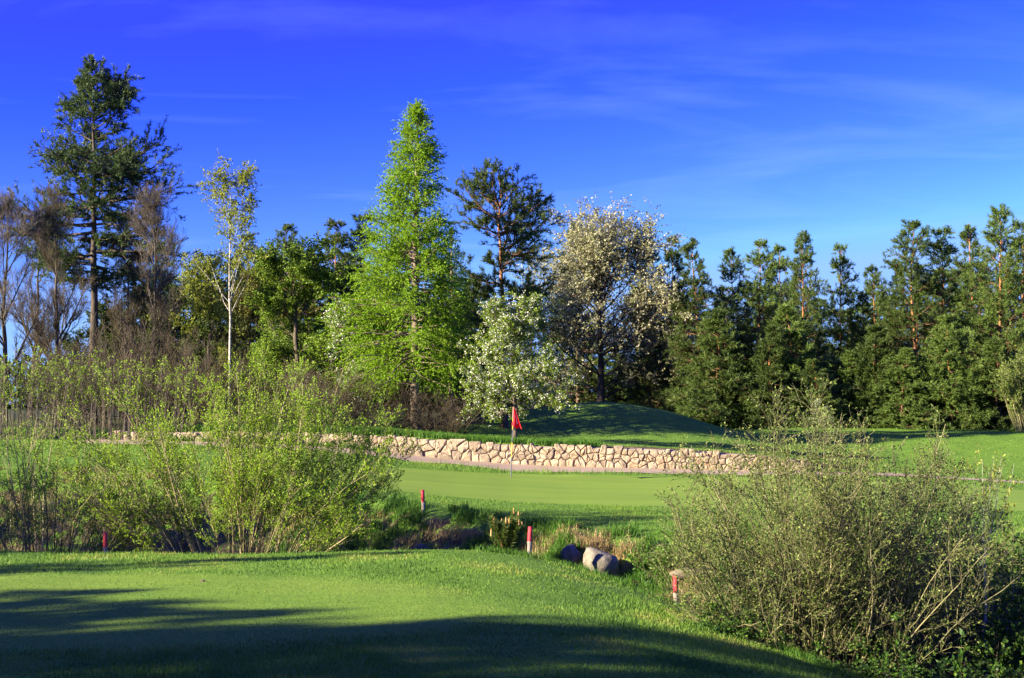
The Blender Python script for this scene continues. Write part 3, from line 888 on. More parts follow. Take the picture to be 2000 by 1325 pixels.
for k, (px, d, ty) in enumerate([(1180, 99, 600), (1240, 103, 560), (1300, 100, 575), (1360, 105, 560), (1420, 101, 560), (1480, 104, 555), (1540, 100, 560), (1600, 105, 590), (1665, 101, 600), (1720, 104, 570), (1790, 101, 540), (1850, 104, 530), (1920, 101, 520), (1985, 104, 530)]):
    stand('scots_pine', 'dark pine of the shaded back row, glimpsed between the nearer right-hand pines', 'pine tree', 'shaded back row of pines on the right', px, d, ty, PINES['aebad'[k % 5]][0], 13, k * 1.7, 1.35)
for k, (px, d, ty) in enumerate([(340, 96, 560), (410, 98, 530), (470, 95, 560), (530, 99, 520), (600, 96, 500), (670, 99, 500), (740, 95, 520), (800, 98, 540), (870, 96, 520), (930, 98, 540), (1040, 97, 560), (1100, 99, 560)]):
    stand('scots_pine', 'dark pine of the shaded back row, glimpsed behind the larch and the maple', 'pine tree', 'shaded back row of pines behind the larch', px, d, ty, PINES['edabe'[k % 5]][0], 13, k * 1.9, 1.3)

def larch_tree(seed, H, left, right, mat, nb=260, rb=0.16, c0=0.10, leafn=15, per=9):
    """left/right: crown half widths (height fraction, metres)."""
    rs = np.random.default_rng(seed)
    K = 14
    zt = np.linspace(0, 1, K)
    tp = np.stack([np.cumsum(rs.normal(size=K) * 0.02), np.cumsum(rs.normal(size=K) * 0.02), zt * H - 0.15 * (1 - zt)], -1)[None]
    tr = (rb * (1 - zt) ** 0.8 + 0.012)[None]
    tr[0, 0] *= 1.2
    g = Geo(); tubes(g, rs, tp, tr, 9)
    zs = c0 + (0.985 - c0) * rs.random(nb) ** 0.85
    az = rs.random(nb) * 2 * math.pi
    wl_ = np.interp(zs, *np.array(left).T); wr_ = np.interp(zs, *np.array(right).T)
    cs = np.cos(az)
    L = np.where(cs < 0, wl_, wr_) * np.abs(cs) + (wl_ + wr_) / 2 * (1 - np.abs(cs))
    L = L * rs.uniform(0.65, 1.08, nb)
    e = np.radians(np.interp(zs, [0, 0.35, 0.8, 1], [-8, -2, 18, 55]) + rs.normal(size=nb) * 7)
    d = np.stack([cs * np.cos(e), np.sin(az) * np.cos(e), np.sin(e)], -1)
    p0, _, _, _ = lerp_line(tp, np.zeros(nb, int), zs)
    B = march(rs, p0, d, L, 6, 0.07, np.interp(zs, [0, 0.5, 1], [-0.05, 0.02, 0.08]))
    Rb = (0.008 + 0.012 * L)[:, None] * np.linspace(1, 0.25, 6)[None]
    tubes(g, rs, B, Rb, 4)
    nsub = np.maximum(6, L * per).astype(int)
    Sb, Rs = grow(rs, B, Rb, nsub, 0.2, 1.0, 0.36 + 0.20 * L, 45, 3, 0.08, -0.45, rfac=0.4, rmin=0.004, flat=0.4, lfall=0.2)
    c = Geo()
    p, tg, _ = along(rs, Sb, leafn, 0.05, 1.0)
    p2, tg2, _ = along(rs, B, 12, 0.3, 1.0)
    P = np.concatenate([p, p2]); T = np.concatenate([tg, tg2])
    D = nrm(T * 1.1 + rs.normal(size=T.shape) * 0.6)
    leaves(c, rs, P, D, 0.10, 0.034, cup=0.05)
    return [('trunk', g.mesh('trunk', M['larch_bark'])), ('crown', c.mesh('crown', M[mat]))]
LL = [(0, 1.0), (0.12, 2.4), (0.18, 3.2), (0.3, 3.3), (0.40, 3.0), (0.46, 2.2), (0.55, 2.1), (0.68, 1.6), (0.80, 1.2), (0.90, 0.75), (1, 0.05)]
LR = [(0, 0.8), (0.12, 1.5), (0.2, 1.9), (0.4, 1.9), (0.55, 1.45), (0.68, 1.15), (0.8, 1.0), (0.90, 0.65), (1, 0.05)]
larch = larch_tree(201, 12.3, LL, LR, 'larch', 430, rb=0.2, c0=0.15, leafn=17, per=11)
stand('larch_tree', 'tall bright green conical larch in the middle, behind the wall', 'larch', 'larches', 811, 58.2, 200, larch, 12.3)
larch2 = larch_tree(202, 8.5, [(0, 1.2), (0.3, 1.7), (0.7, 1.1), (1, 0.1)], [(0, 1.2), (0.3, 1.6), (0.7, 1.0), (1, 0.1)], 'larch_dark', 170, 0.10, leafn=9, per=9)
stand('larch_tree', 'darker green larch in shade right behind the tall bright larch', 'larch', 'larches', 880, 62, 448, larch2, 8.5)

def broad_tree(seed, H, crown, bark, leaf, trunkh=0.3, rb=0.16, n=(13, 9, 8), leafn=18, leafsz=(0.10, 0.065), limb_up=0.35, wob=0.10, extra=None, spreadang=42, grav=0.02):
    """crown = (half width, lower height fraction)."""
    rs = np.random.default_rng(seed)
    K = 10
    zt = np.linspace(0, 1, K)
    th = H * 0.80
    tp = np.stack([np.cumsum(rs.normal(size=K) * 0.05), np.cumsum(rs.normal(size=K) * 0.05), zt * th - 0.15 * (1 - zt)], -1)[None]
    tr = (rb * (1 - 0.85 * zt) + 0.01)[None]
    tr[0, 0] *= 1.3
    g = Geo(); tubes(g, rs, tp, tr, 9)
    hw = crown[0]
    zs = np.sort(trunkh + (0.98 - trunkh) * rs.random(n[0]))
    tt = zs * 1.0
    az = np.arange(n[0]) * 2.4 + rs.normal(size=n[0]) * 0.4
    e = np.radians(np.interp(zs, [trunkh, 1], [18, 68]) + rs.normal(size=n[0]) * 8)
    d = np.stack([np.cos(az) * np.cos(e), np.sin(az) * np.cos(e), np.sin(e)], -1)
    L = np.interp(zs, [trunkh, 0.5, 1], [hw * 1.0, hw * 1.05, hw * 0.62]) * rs.uniform(0.85, 1.12, n[0])
    p0, _, _, _ = lerp_line(tp, np.zeros(n[0], int), np.clip(tt, 0, 1))
    B = march(rs, p0, d, L, 7, wob, grav)
    Rb = (rb * 0.35 * np.interp(zs, [0, 1], [1, 0.5]))[:, None] * np.linspace(1, 0.25, 7)[None]
    tubes(g, rs, B, Rb, 5)
    C2, R2 = grow(rs, B, Rb, n[1], 0.15, 1.0, hw * 0.46, spreadang, 5, wob, grav, up=limb_up * 0.4, rmin=0.007, lfall=0.35)
    tubes(g, rs, C2, R2, 4)
    C3, R3 = grow(rs, C2, R2, n[2], 0.1, 1.0, hw * 0.24, 45, 3, wob, grav, up=limb_up * 0.3, rmin=0.004)
    tubes(g, rs, C3[:, ::2], R3[:, ::2], 3)
    out = [('trunk', g.mesh('trunk', M[bark]))]
    if leafn:
        c = Geo()
        p, tg, _ = along(rs, C3, leafn, 0.15, 1.02)
        leaves(c, rs, p + rs.normal(size=p.shape) * 0.03, nrm(tg * 0.5 + rs.normal(size=p.shape)), *leafsz)
        out.append(('crown', c.mesh('crown', M[leaf])))
    if extra:
        nm, mk, cnt, sz = extra
        c = Geo()
        sel = C3[rs.random(len(C3)) < 0.7]
        p, tg, _ = along(rs, sel, cnt, 0.2, 1.05)
        pc = np.repeat(p, 5, 0) + rs.normal(size=(len(p) * 5, 3)) * 0.03
        leaves(c, rs, pc, nrm(rs.normal(size=pc.shape)), sz, sz)
        out.append((nm, c.mesh(nm, M[mk])))
    return out

maple = broad_tree(301, 8.4, (2.3, 0.2), 'bark', 'green_leaf', 0.16, 0.13, (22, 11, 9), 20, (0.092, 0.062))
stand('maple_tree', 'rounded fresh green maple left of the larch', 'tree', 'broadleaf trees behind the wall', 590, 62, 448, maple, 8.4, 0.4, 1.2)
olive = broad_tree(302, 7, (2.3, 0.2), 'bark', 'olive_leaf', 0.18, 0.10, (20, 10, 9), 14, (0.10, 0.06))
stand('young_oak', 'olive brown tree just coming into leaf between the birch and the maple', 'tree', 'broadleaf trees behind the wall', 520, 66, 520, olive, 7, 1.4)
yel = broad_tree(303, 8, (2.1, 0.2), 'bark', 'birch_leaf', 0.25, 0.08, (18, 10, 8), 12, (0.10, 0.06))
stand('leafing_tree', 'yellow-green thin crowned tree just left of the white birch', 'tree', 'broadleaf trees behind the wall', 408, 68, 470, yel, 8, 2.2)
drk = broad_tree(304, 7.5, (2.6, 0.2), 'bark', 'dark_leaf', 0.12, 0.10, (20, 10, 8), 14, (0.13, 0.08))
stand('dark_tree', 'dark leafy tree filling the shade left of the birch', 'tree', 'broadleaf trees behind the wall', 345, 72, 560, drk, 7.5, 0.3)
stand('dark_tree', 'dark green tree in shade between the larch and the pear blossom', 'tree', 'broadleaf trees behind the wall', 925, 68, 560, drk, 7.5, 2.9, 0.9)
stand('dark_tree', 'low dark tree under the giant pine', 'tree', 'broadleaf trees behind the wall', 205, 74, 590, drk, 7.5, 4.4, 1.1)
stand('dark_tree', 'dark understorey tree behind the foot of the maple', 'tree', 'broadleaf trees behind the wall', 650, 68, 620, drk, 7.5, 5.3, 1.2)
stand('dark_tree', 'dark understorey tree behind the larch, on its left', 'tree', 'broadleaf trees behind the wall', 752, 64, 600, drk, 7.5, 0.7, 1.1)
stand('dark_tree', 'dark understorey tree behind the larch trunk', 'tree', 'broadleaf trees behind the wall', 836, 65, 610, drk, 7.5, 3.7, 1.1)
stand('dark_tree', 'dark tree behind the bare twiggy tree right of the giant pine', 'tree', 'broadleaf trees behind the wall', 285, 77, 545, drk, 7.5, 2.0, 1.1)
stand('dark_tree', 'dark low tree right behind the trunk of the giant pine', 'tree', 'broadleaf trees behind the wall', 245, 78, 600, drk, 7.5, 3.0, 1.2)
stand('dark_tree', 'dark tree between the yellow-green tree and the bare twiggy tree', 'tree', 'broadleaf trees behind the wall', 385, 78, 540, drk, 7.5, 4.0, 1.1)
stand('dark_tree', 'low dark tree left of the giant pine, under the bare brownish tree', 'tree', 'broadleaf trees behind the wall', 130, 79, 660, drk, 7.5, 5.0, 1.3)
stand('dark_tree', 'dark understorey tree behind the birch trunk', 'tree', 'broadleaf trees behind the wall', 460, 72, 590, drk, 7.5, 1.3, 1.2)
cherry = broad_tree(305, 11, (4.5, 0.2), 'bark', 'cherry', 0.17, 0.20, (34, 14, 9), 13, (0.105, 0.078), spreadang=48)
stand('cherry_tree', 'large cherry tree in cream blossom behind the mound', 'cherry tree', None, 1172, 86, 440, cherry, 10.8, 0.9, 1.12)
pear = broad_tree(306, 4.5, (1.9, 0.25), 'bark', 'pear_leaf', 0.24, 0.075, (22, 11, 8), 13, (0.070, 0.048), extra=('blossom', 'blossom', 2, 0.042), spreadang=48)
stand('pear_tree', 'small pear tree in white blossom behind the wall, just left behind the flag', 'pear tree', None, 1000, 53.7, 612, pear, 4.35, 2.6, 1.0)
thorn = broad_tree(307, 4.5, (1.5, 0.2), 'bark', 'green_leaf', 0.15, 0.06, (12, 8, 7), 5, (0.07, 0.05), extra=('blossom', 'blossom', 1, 0.06))
stand('blackthorn', 'sparse white flowering blackthorn behind the left side of the larch', 'shrub', None, 668, 60, 600, thorn, 4.5, 0.2)
stand('blackthorn', 'low white flowering shrub at the wood edge above the right-hand bush', 'shrub', None, 1600, 76, 800, thorn, 3.0, 1.2, 1.2)

def bare_tree(seed, H, hw, n=(18, 10, 9, 4), mat='twig_grey'):
    rs = np.random.default_rng(seed)
    K = 10
    zt = np.linspace(0, 1, K)
    tp = np.stack([np.cumsum(rs.normal(size=K) * 0.06), np.cumsum(rs.normal(size=K) * 0.06), zt * H * 0.88 - 0.15 * (1 - zt)], -1)[None]
    tr = (0.14 * (1 - 0.9 * zt) + 0.008)[None]
    g = Geo(); tubes(g, rs, tp, tr, 8)
    B, Rb = grow(rs, tp, tr, n[0], 0.2, 0.98, hw * 1.5, 42, 7, 0.07, 0.10, up=0.25, rfac=0.5, lfall=0.55)
    tubes(g, rs, B, Rb, 5)
    t = Geo()
    C2, R2 = grow(rs, B, Rb, n[1], 0.15, 1.0, hw * 0.55, 34, 5, 0.07, 0.09, up=0.2, rmin=0.008, lfall=0.35)
    tubes(t, rs, C2, R2, 4)
    C3, R3 = grow(rs, C2, R2, n[2], 0.1, 1.0, hw * 0.28, 32, 4, 0.08, 0.08, up=0.2, rmin=0.006)
    tubes(t, rs, C3, R3, 3)
    C4, R4 = grow(rs, C3, R3, n[3], 0.1, 1.0, hw * 0.16, 32, 3, 0.08, 0.05, up=0.2, rmin=0.005)
    tubes(t, rs, C4[:, ::2], R4[:, ::2], 3)
    return [('trunk', g.mesh('trunk', M['bark'])), ('twigs', t.mesh('twigs', M[mat]))]
ba = bare_tree(401, 10, 2.1); bb = bare_tree(402, 10, 2.0, mat='twig_brown')
for px, d, ty, ms, rz, wd, lab in ((12, 62, 385, ba, 0.3, 1.0, 'bare dark-stemmed tree at the left edge of the picture'),
                                   (118, 64, 395, bb, 1.1, 0.95, 'bare brownish tree left of the giant pine trunk'),
                                   (300, 66, 378, ba, 2.5, 0.85, 'bare twiggy tree right of the giant pine'),
                                   (60, 74, 420, bb, 3.9, 1.0, 'bare tree behind, between the two leftmost bare stems'),
                                   (245, 72, 440, bb, 5.0, 0.8, 'bare tree just right behind the giant pine trunk')):
    stand('bare_tree', lab, 'bare tree', 'bare trees on the left', px, d, ty, ms, 10, rz, wd)

def birch_tree(seed, H, leafn, n=(16, 7, 5)):
    rs = np.random.default_rng(seed)
    K = 14
    zt = np.linspace(0, 1, K)
    tp = np.stack([np.cumsum(rs.normal(size=K) * 0.025), np.cumsum(rs.normal(size=K) * 0.025), zt * H - 0.15 * (1 - zt)], -1)[None]
    tr = (0.062 * (1 - zt) ** 0.8 + 0.006)[None]
    g = Geo(); tubes(g, rs, tp, tr, 8)
    B, Rb = grow(rs, tp, tr, n[0], 0.45, 0.98, 2.9, 40, 6, 0.06, 0.05, up=0.3, rfac=0.45, lfall=0.6)
    tubes(g, rs, B, Rb, 5)
    t = Geo()
    C2, R2 = grow(rs, B, Rb, n[1], 0.2, 1.0, 0.75, 40, 5, 0.08, -0.10, rmin=0.005)
    tubes(t, rs, C2, R2, 3)
    C3, R3 = grow(rs, C2, R2, n[2], 0.1, 1.0, 0.45, 40, 4, 0.08, -0.25, rmin=0.004)
    tubes(t, rs, C3, R3, 3)
    c = Geo()
    p, tg, _ = along(rs, C3, leafn, 0.1, 1.0)
    leaves(c, rs, p, nrm(tg + rs.normal(size=p.shape)), 0.075, 0.05)
    return [('trunk', g.mesh('trunk', M['birch_bark'])), ('twigs', t.mesh('twigs', M['twig_brown'])), ('crown', c.mesh('crown', M['birch_leaf']))]
birch = birch_tree(451, 10, 11, (24, 8, 6))
stand('birch_tree', 'slender white-stemmed birch with sparse yellow-green leaves', 'birch', None, 449, 60, 362, birch, 10, 0.8)

# ---------------------------------------------------------------- shrubs
def shrub(seed, nstem, H, base, tilt, levels, twig, leaf, leafn, leafsz, rstem=0.016, stem_wob=0.06, up=0.05, leaf_t0=0.2, bark=None, dirx=0.0, seg=9, hw=2.5, deep=0.8, even=1.25):
    """multi-stemmed shrub: stems fan out of a base patch (radii bx, by)."""
    rs = np.random.default_rng(seed)
    a = rs.random(nstem) * 6.283; q = np.sqrt(rs.random(nstem))
    p0 = np.stack([np.cos(a) * q * base[0], np.sin(a) * q * base[1], np.full(nstem, -0.12)], -1)
    out = np.stack([np.cos(a), np.sin(a) * deep, np.zeros(nstem)], -1)
    tl = np.radians(tilt) * q ** even * rs.uniform(0.6, 1.15, nstem)
    d = nrm(out * np.sin(tl)[:, None] + np.array([0, 0, 1.0]) * np.cos(tl)[:, None] + rs.normal(size=(nstem, 3)) * 0.05 + np.array([dirx, 0, 0]))
    L = rs.uniform(0.78, 1.06, nstem) / np.sqrt((np.sin(tl) / hw) ** 2 + (np.cos(tl) / H) ** 2)
    P = march(rs, p0, d, L, seg, stem_wob, up)
    Rd = (rstem * rs.uniform(0.6, 1.3, nstem))[:, None] * np.linspace(1, 0.22, seg)[None]
    g = Geo(); tubes(g, rs, P, Rd, 6)
    t = Geo()
    last = [P]
    cp, cr = P, Rd
    for (num, t0, ln, ang, wob, rmin) in levels:
        cp, cr = grow(rs, cp, cr, num, t0, 0.98, ln, ang, 5 if len(last) == 1 else 3, wob, 0.04, up=0.18, rfac=0.6, rmin=rmin, lfall=0.45)
        tubes(t, rs, cp, cr, 3)
        last.append(cp)
    parts = [('stems', g.mesh('stems', M[bark or twig])), ('twigs', t.mesh('twigs', M[twig]))]
    if leafn:
        c = Geo()
        for q_, nn in ((last[-1], leafn), (last[-2], leafn)):
            p, tg, _ = along(rs, q_, nn, leaf_t0, 1.0)
            leaves(c, rs, p, nrm(tg * 0.9 + rs.normal(size=p.shape) * 0.7), leafsz[0], leafsz[1])
        parts.append(('leaves', c.mesh('leaves', M[leaf])))
    return parts
def put(name, label, cat, group, px, d, parts, rotz=0.0, scale=(1, 1, 1), dz=0.0):
    x = at(px, d)
    return place(name, label, cat, group, (x, d, hz(x, d) + dz), parts, rotz, scale)

big = shrub(501, 95, 4.15, (0.75, 0.55), 54, [(17, 0.20, 0.95, 42, 0.17, 0.0040), (8, 0.08, 0.34, 46, 0.18, 0.0025)], 'twig_olive', 'sallow_leaf', 5, (0.038, 0.019), 0.019, 0.10, 0.02, bark='twig_olive', hw=2.6, even=1.6)
put('sallow_bush', 'large grey-green twiggy bush in bud, in the ditch at the right', 'bush', 'bushes along the ditch', 1606, 19.6, big)
wil = shrub(502, 85, 4.9, (0.9, 0.5), 54, [(15, 0.30, 0.85, 30, 0.12, 0.0040), (8, 0.12, 0.32, 38, 0.13, 0.0026)], 'twig_olive', 'willow_leaf', 6, (0.044, 0.024), 0.018, 0.07, 0.02, bark='stem_tan', hw=3.3, deep=0.55, even=0.85)
put('willow_bush', 'bright yellow-green willow bush with fanning stems in the ditch at the left', 'bush', 'bushes along the ditch', 470, 28.4, wil)
wil2 = shrub(503, 62, 4.0, (0.8, 0.5), 56, [(13, 0.28, 0.75, 38, 0.13, 0.0042), (7, 0.12, 0.30, 42, 0.13, 0.0026)], 'twig_olive', 'willow_leaf', 3, (0.038, 0.019), 0.018, 0.08, 0.02, bark='stem_tan', hw=3.2, even=0.85)
put('willow_bush', 'sparse dark-twigged willow bush at the left edge, beside the left stake', 'bush', 'bushes along the ditch', 95, 29.0, wil2)
osier = shrub(504, 150, 3.3, (3.0, 0.9), 8, [(4, 0.35, 0.6, 16, 0.06, 0.005), (3, 0.2, 0.3, 20, 0.08, 0.004)], 'twig_grey', 'willow_leaf', 2, (0.07, 0.042), 0.012, 0.03, 0.02, leaf_t0=0.75)
put('osier_thicket', 'row of upright osier shoots tipped with leaves behind the leftmost bush', 'shrub', 'osier thickets', 20, 54.6, osier)
put('osier_thicket', 'upright osier shoots between the leftmost bush and the bright willow bush', 'shrub', 'osier thickets', 235, 54.8, osier, 3.1, (0.95, 0.9, 0.95))
thick = shrub(505, 60, 3.2, (1.9, 1.0), 48, [(9, 0.15, 0.8, 40, 0.16, 0.006), (7, 0.1, 0.45, 42, 0.16, 0.005)], 'twig_brown', None, 0, None, 0.02, 0.10, -0.03)
for px, d, sc_, rz, lab in ((250, 61, (1.15, 1.1, 1.55), 0.4, 'tall brown leafless thicket below the giant pine'),
                            (140, 63, (1.1, 1.1, 1.3), 1.9, 'brown leafless thicket behind the osier shoots on the left'),
                            (345, 60, (1.0, 1.0, 1.3), 3.0, 'brown leafless thicket left of the birch stem'),
                            (700, 56.5, (1.0, 1.0, 0.75), 4.0, 'dark brown brushwood under the left skirt of the larch'),
                            (860, 57.5, (1.0, 1.0, 0.62), 5.0, 'dark brown brushwood right of the larch trunk'),
                            (600, 58, (1.1, 1.0, 0.95), 2.2, 'brown brushwood under the green maple'),
                            (480, 60, (1.1, 1.0, 0.9), 0.9, 'brown brushwood at the foot of the birch')):
    put('brown_thicket', lab, 'thicket', 'leafless thickets', px, d, thick, rz, sc_, -0.05)
edge = shrub(506, 40, 4.2, (0.7, 0.7), 30, [(8, 0.2, 0.8, 36, 0.10, 0.006), (5, 0.15, 0.36, 40, 0.12, 0.005)], 'twig_olive', 'sallow_leaf', 7, (0.09, 0.05), 0.02, 0.06, 0.02)
put('sallow_bush', 'pale green bush at the right edge before the pines', 'bush', 'bushes along the ditch', 2010, 74, edge)
bram = shrub(507, 40, 1.15, (1.0, 0.7), 70, [(6, 0.15, 0.42, 48, 0.14, 0.003), (4, 0.2, 0.2, 48, 0.14, 0.0025)], 'twig_brown', 'leaf_litter', 7, (0.055, 0.038), 0.008, 0.10, -0.05)
for px, d, sc_, rz, lab in ((1875, 19.0, (1.1, 1.1, 1.3), 0.2, 'leafy bramble tangle right of the big grey-green bush'),
                            (1990, 20.5, (1.2, 1.1, 1.7), 1.4, 'tall bramble tangle at the right edge of the picture'),
                            (1790, 17.6, (0.9, 0.9, 0.7), 2.6, 'low bramble tangle in the bottom right of the ditch'),
                            (1960, 17.0, (1.0, 1.0, 0.9), 3.3, 'bramble tangle in the bottom right corner'),
                            (1930, 23.5, (1.3, 1.2, 1.5), 4.5, 'bramble tangle behind the birch sapling below the far green'),
                            (1740, 23.0, (1.2, 1.2, 1.2), 5.6, 'bramble tangle behind the big grey-green bush'),
                            (1490, 19.3, (0.8, 0.8, 0.6), 0.8, 'small leafy bramble under the left side of the big bush')):
    put('bramble', lab, 'bramble', 'brambles in the ditch', px, d, bram, rz, sc_)
low = shrub(508, 26, 0.5, (0.28, 0.22), 60, [(5, 0.15, 0.18, 45, 0.14, 0.0025), (3, 0.2, 0.1, 45, 0.14, 0.002)], 'twig_brown', 'rough_grass', 6, (0.045, 0.03), 0.005, 0.10, -0.02)
for px, d, s_, lab in ((878, 27.3, 1.1, 'leafy green herb clump in the bank left of the pine sapling'), (955, 27.2, 0.8, 'leafy green herb clump touching the left of the pine sapling'),
                       (780, 28.5, 0.8, 'leafy green herb clump below the far stake, on its left'), (640, 28.4, 0.9, 'leafy green herb clump at the right foot of the bright willow bush'),
                       (1275, 26.9, 0.9, 'leafy green herb clump right of the pointed boulder')):
    put('herb_clump', lab, 'plant', 'leafy herbs on the bank', px, d, low, px * 0.7, (s_, s_, s_))
sap = birch_tree(452, 4.0, 6, (14, 3, 3))
put('birch_sapling', 'thin white-stemmed birch sapling in the ditch near the right edge', 'birch', None, 1917, 20.6, sap, 0.5, (0.42, 0.42, 0.64))

def branch():
    rs = np.random.default_rng(8)
    x, y = at(1765, 17.2), 17.2
    p = []
    for k in range(9):
        u = k / 8
        xx, yy = x + 1.15 * u, y + 0.5 * u
        p.append((xx - x, yy - y, hz(xx, yy) - hz(x, y) + 0.06 + 0.45 * u ** 1.3))
    g = Geo(); P = np.array(p)[None]
    Rd = np.linspace(0.022, 0.008, 9)[None]
    tubes(g, rs, P, Rd, 6)
    C, RR = grow(rs, P, Rd, 7, 0.2, 1.0, 0.45, 45, 5, 0.10, 0.0, rmin=0.003)
    tubes(g, rs, C, RR, 4)
    o = link('fallen_branch', g.mesh('fallen_branch', M['bark']), None, (x, y, hz(x, y)))
    tag(o, 'dark fallen branch slanting up out of the ditch at the bottom right', 'branch')
branch()

def sapling():
    d = 26.9
    rs = np.random.default_rng(77)
    g = Geo()
    st = []
    for k in range(3):
        st.append(march(rs, np.array([[0.03 * (k - 1), 0, -0.08]]), nrm(np.array([[0.12 * (k - 1), 0.05, 1.0]])), np.array([0.55]), 5, 0.05, 0.05))
    P = np.concatenate(st); Rd = np.full((3, 5), 0.018) * np.linspace(1, 0.6, 5)[None]
    tubes(g, rs, P, Rd, 6)
    B, Rb = grow(rs, P, Rd, 11, 0.45, 1.0, 0.36, 48, 5, 0.06, 0.16, up=0.35, rfac=0.6, rmin=0.005, lfall=0.1)
    tubes(g, rs, B, Rb, 4)
    c = Geo()
    p, tg, _ = along(rs, B, 13, 0.0, 0.95)
    needles(c, rs, p, tg, 0.06, 0.085, 0.011, 16)
    cd = Geo()
    tips = B[rs.random(len(B)) < 0.75][:, -1]
    Q = march(rs, tips, np.tile([[0, 0, 1.0]], (len(tips), 1)), rs.uniform(0.05, 0.11, len(tips)), 3, 0.03, 0)
    tubes(cd, rs, Q, np.array([[0.009, 0.011, 0.005]]).repeat(len(tips), 0), 6)
    put('pine_sapling', 'little bushy pine sapling with orange candles at the ditch edge', 'sapling', None, 992, d,
        [('stem', g.mesh('stem', M['pine_bark'])), ('crown', c.mesh('crown', M['pine'])), ('candles', cd.mesh('candles', M['candle']))], 0, (1.35, 1.35, 1.3))
sapling()

# ---------------------------------------------------------------- trees beyond the left edge whose shadows cross the grass
OFF = [(-24, 1.2, 11.8, 'e', 1.3), (-26, -2.0, 12.5, 'e', 1.6), (-24, -6.0, 12, 'e', 1.6), (-26, -10, 12, 'e', 1.6), (-24, 4.0, 10.2, 'e', 1.4), (-24, 6.6, 8.4, 'e', 1.4), (-25, 8.8, 7.7, 'e', 1.4), (-24, 10.4, 7.4, 'e', 1.3), (-27, 3.0, 10.5, 'e', 1.5), (-28, 6.0, 9.2, 'e', 1.5), (-22, -3.5, 12, 'e', 1.8), (-22, -8.5, 12, 'e', 1.8), (-21, -0.6, 10.2, 'e', 1.5), (-25, 2.6, 11.2, 'e', 1.5), (-22.5, 5.2, 8.6, 'e', 1.6), (-22.5, 7.8, 7.2, 'e', 1.5), (-24, -1.0, 12.4, 'e', 1.6),
       (-24, 14.2, 9.0, 'c', 0.7),
       (-23, 18.6, 7.0, 'e', 1.4), (-25, 20.4, 7.6, 'e', 1.5), (-23, 22.2, 7.0, 'e', 1.5), (-25, 24.2, 7.6, 'e', 1.5), (-23, 26.0, 6.8, 'e', 1.4), (-25, 28.0, 7.4, 'e', 1.4)]
for k, (x, y, H, key, wd) in enumerate(OFF):
    s = H / 13
    place('scots_pine', 'pine beyond the left edge of the picture whose shadow falls across the grass', 'pine tree', 'pines beyond the left edge', (x, y, hz(x, y) - 0.05), PINES[key][0], k * 1.1, (s * wd, s * wd, s))

# ---------------------------------------------------------------- grass
def blades(g, rs, p, h, w, lean, attr=None, bend=0.0):
    n = len(p)
    a = rs.random(n) * 6.283
    s = np.stack([np.cos(a), np.sin(a), np.zeros(n)], -1) * (w / 2)[:, None]
    b = rs.random(n) * 6.283
    ln = np.stack([np.cos(b), np.sin(b), np.zeros(n)], -1) * (h * lean * rs.random(n))[:, None]
    base = p - np.array([0, 0, 0.006])
    if bend:
        m1 = p + ln * 0.35 + np.array([0, 0, 1.0]) * (h * 0.6)[:, None]
        tip = p + ln * (1 + bend) + np.array([0, 0, 1.0]) * (h * (1 - 0.45 * bend * rs.random(n)))[:, None]
        v = np.stack([base - s, base + s, m1 + s * 0.7, m1 - s * 0.7, tip], 1)
        at_ = rs.random(n) if attr is None else attr
        i = np.arange(n)[:, None] * 5
        g.add(v, i + np.array([[0, 1, 2, 3]]), at_)
        g.f[3].append(i + np.array([[3, 2, 4]]) + g.n - len(v) * 5); g.a[3].append(at_)
    else:
        tip = p + ln + np.array([0, 0, 1.0]) * h[:, None]
        g.add(np.stack([base - s, base + s, tip], 1), np.arange(n)[:, None] * 3 + np.arange(3)[None], rs.random(n) if attr is None else attr)

def ditch_t(x, y):
    yn = smooth_interp(x, NEAR, 0.5); yb = smooth_interp(x, BANK, 0.6)
    return (y - yn) / (yb - yn)
def near_lawn():
    rs = np.random.default_rng(900)
    n = 270000
    u = rs.random(n)
    y = 1 / (1 / 9.8 + u * (1 / 26.5 - 1 / 9.8))       # even over the picture rather than over the ground
    x = (rs.random(n) * 2 - 1) * (0.40 * y + 0.8)
    t = ditch_t(x, y)
    keep = t < 0.06 + 0.04 * rs.random(n)
    ug = np.hypot((x + 6.2) / 6.6, (y - 17.3) / 4.2) + 0.12 * (rs.random(n) - 0.5) < 0.93
    keep &= ~(ug & (rs.random(n) < 0.3))
    x, y, ug = x[keep], y[keep], ug[keep]
    z = height(x, y)
    patch = np.clip(0.5 + 1.2 * fbm(x * 1.1, y * 0.8, 51, 4), 0, 1)
    lush = np.clip(0.5 + 1.3 * fbm(x * 0.6, y * 0.5, 53, 3), 0, 1)
    h = rs.uniform(0.018, 0.046, len(x)) * (0.5 + 1.0 * lush)
    h = np.where(ug, 0.014, h)
    w = 0.0085 * (y / 13)
    a = np.clip(patch * 0.95 + rs.random(len(x)) * 0.45 - 0.2, 0, 1)
    a = np.where(ug, np.clip(a + 0.18, 0, 0.9), a)
    g = Geo(); blades(g, rs, np.stack([x, y, z], -1), h, w, 0.9, a)
    o = link('lawn_grass', g.mesh('lawn_grass', M['grass']))
    tag(o, 'short mown grass of the near lawn', 'grass', kind='stuff')
near_lawn()
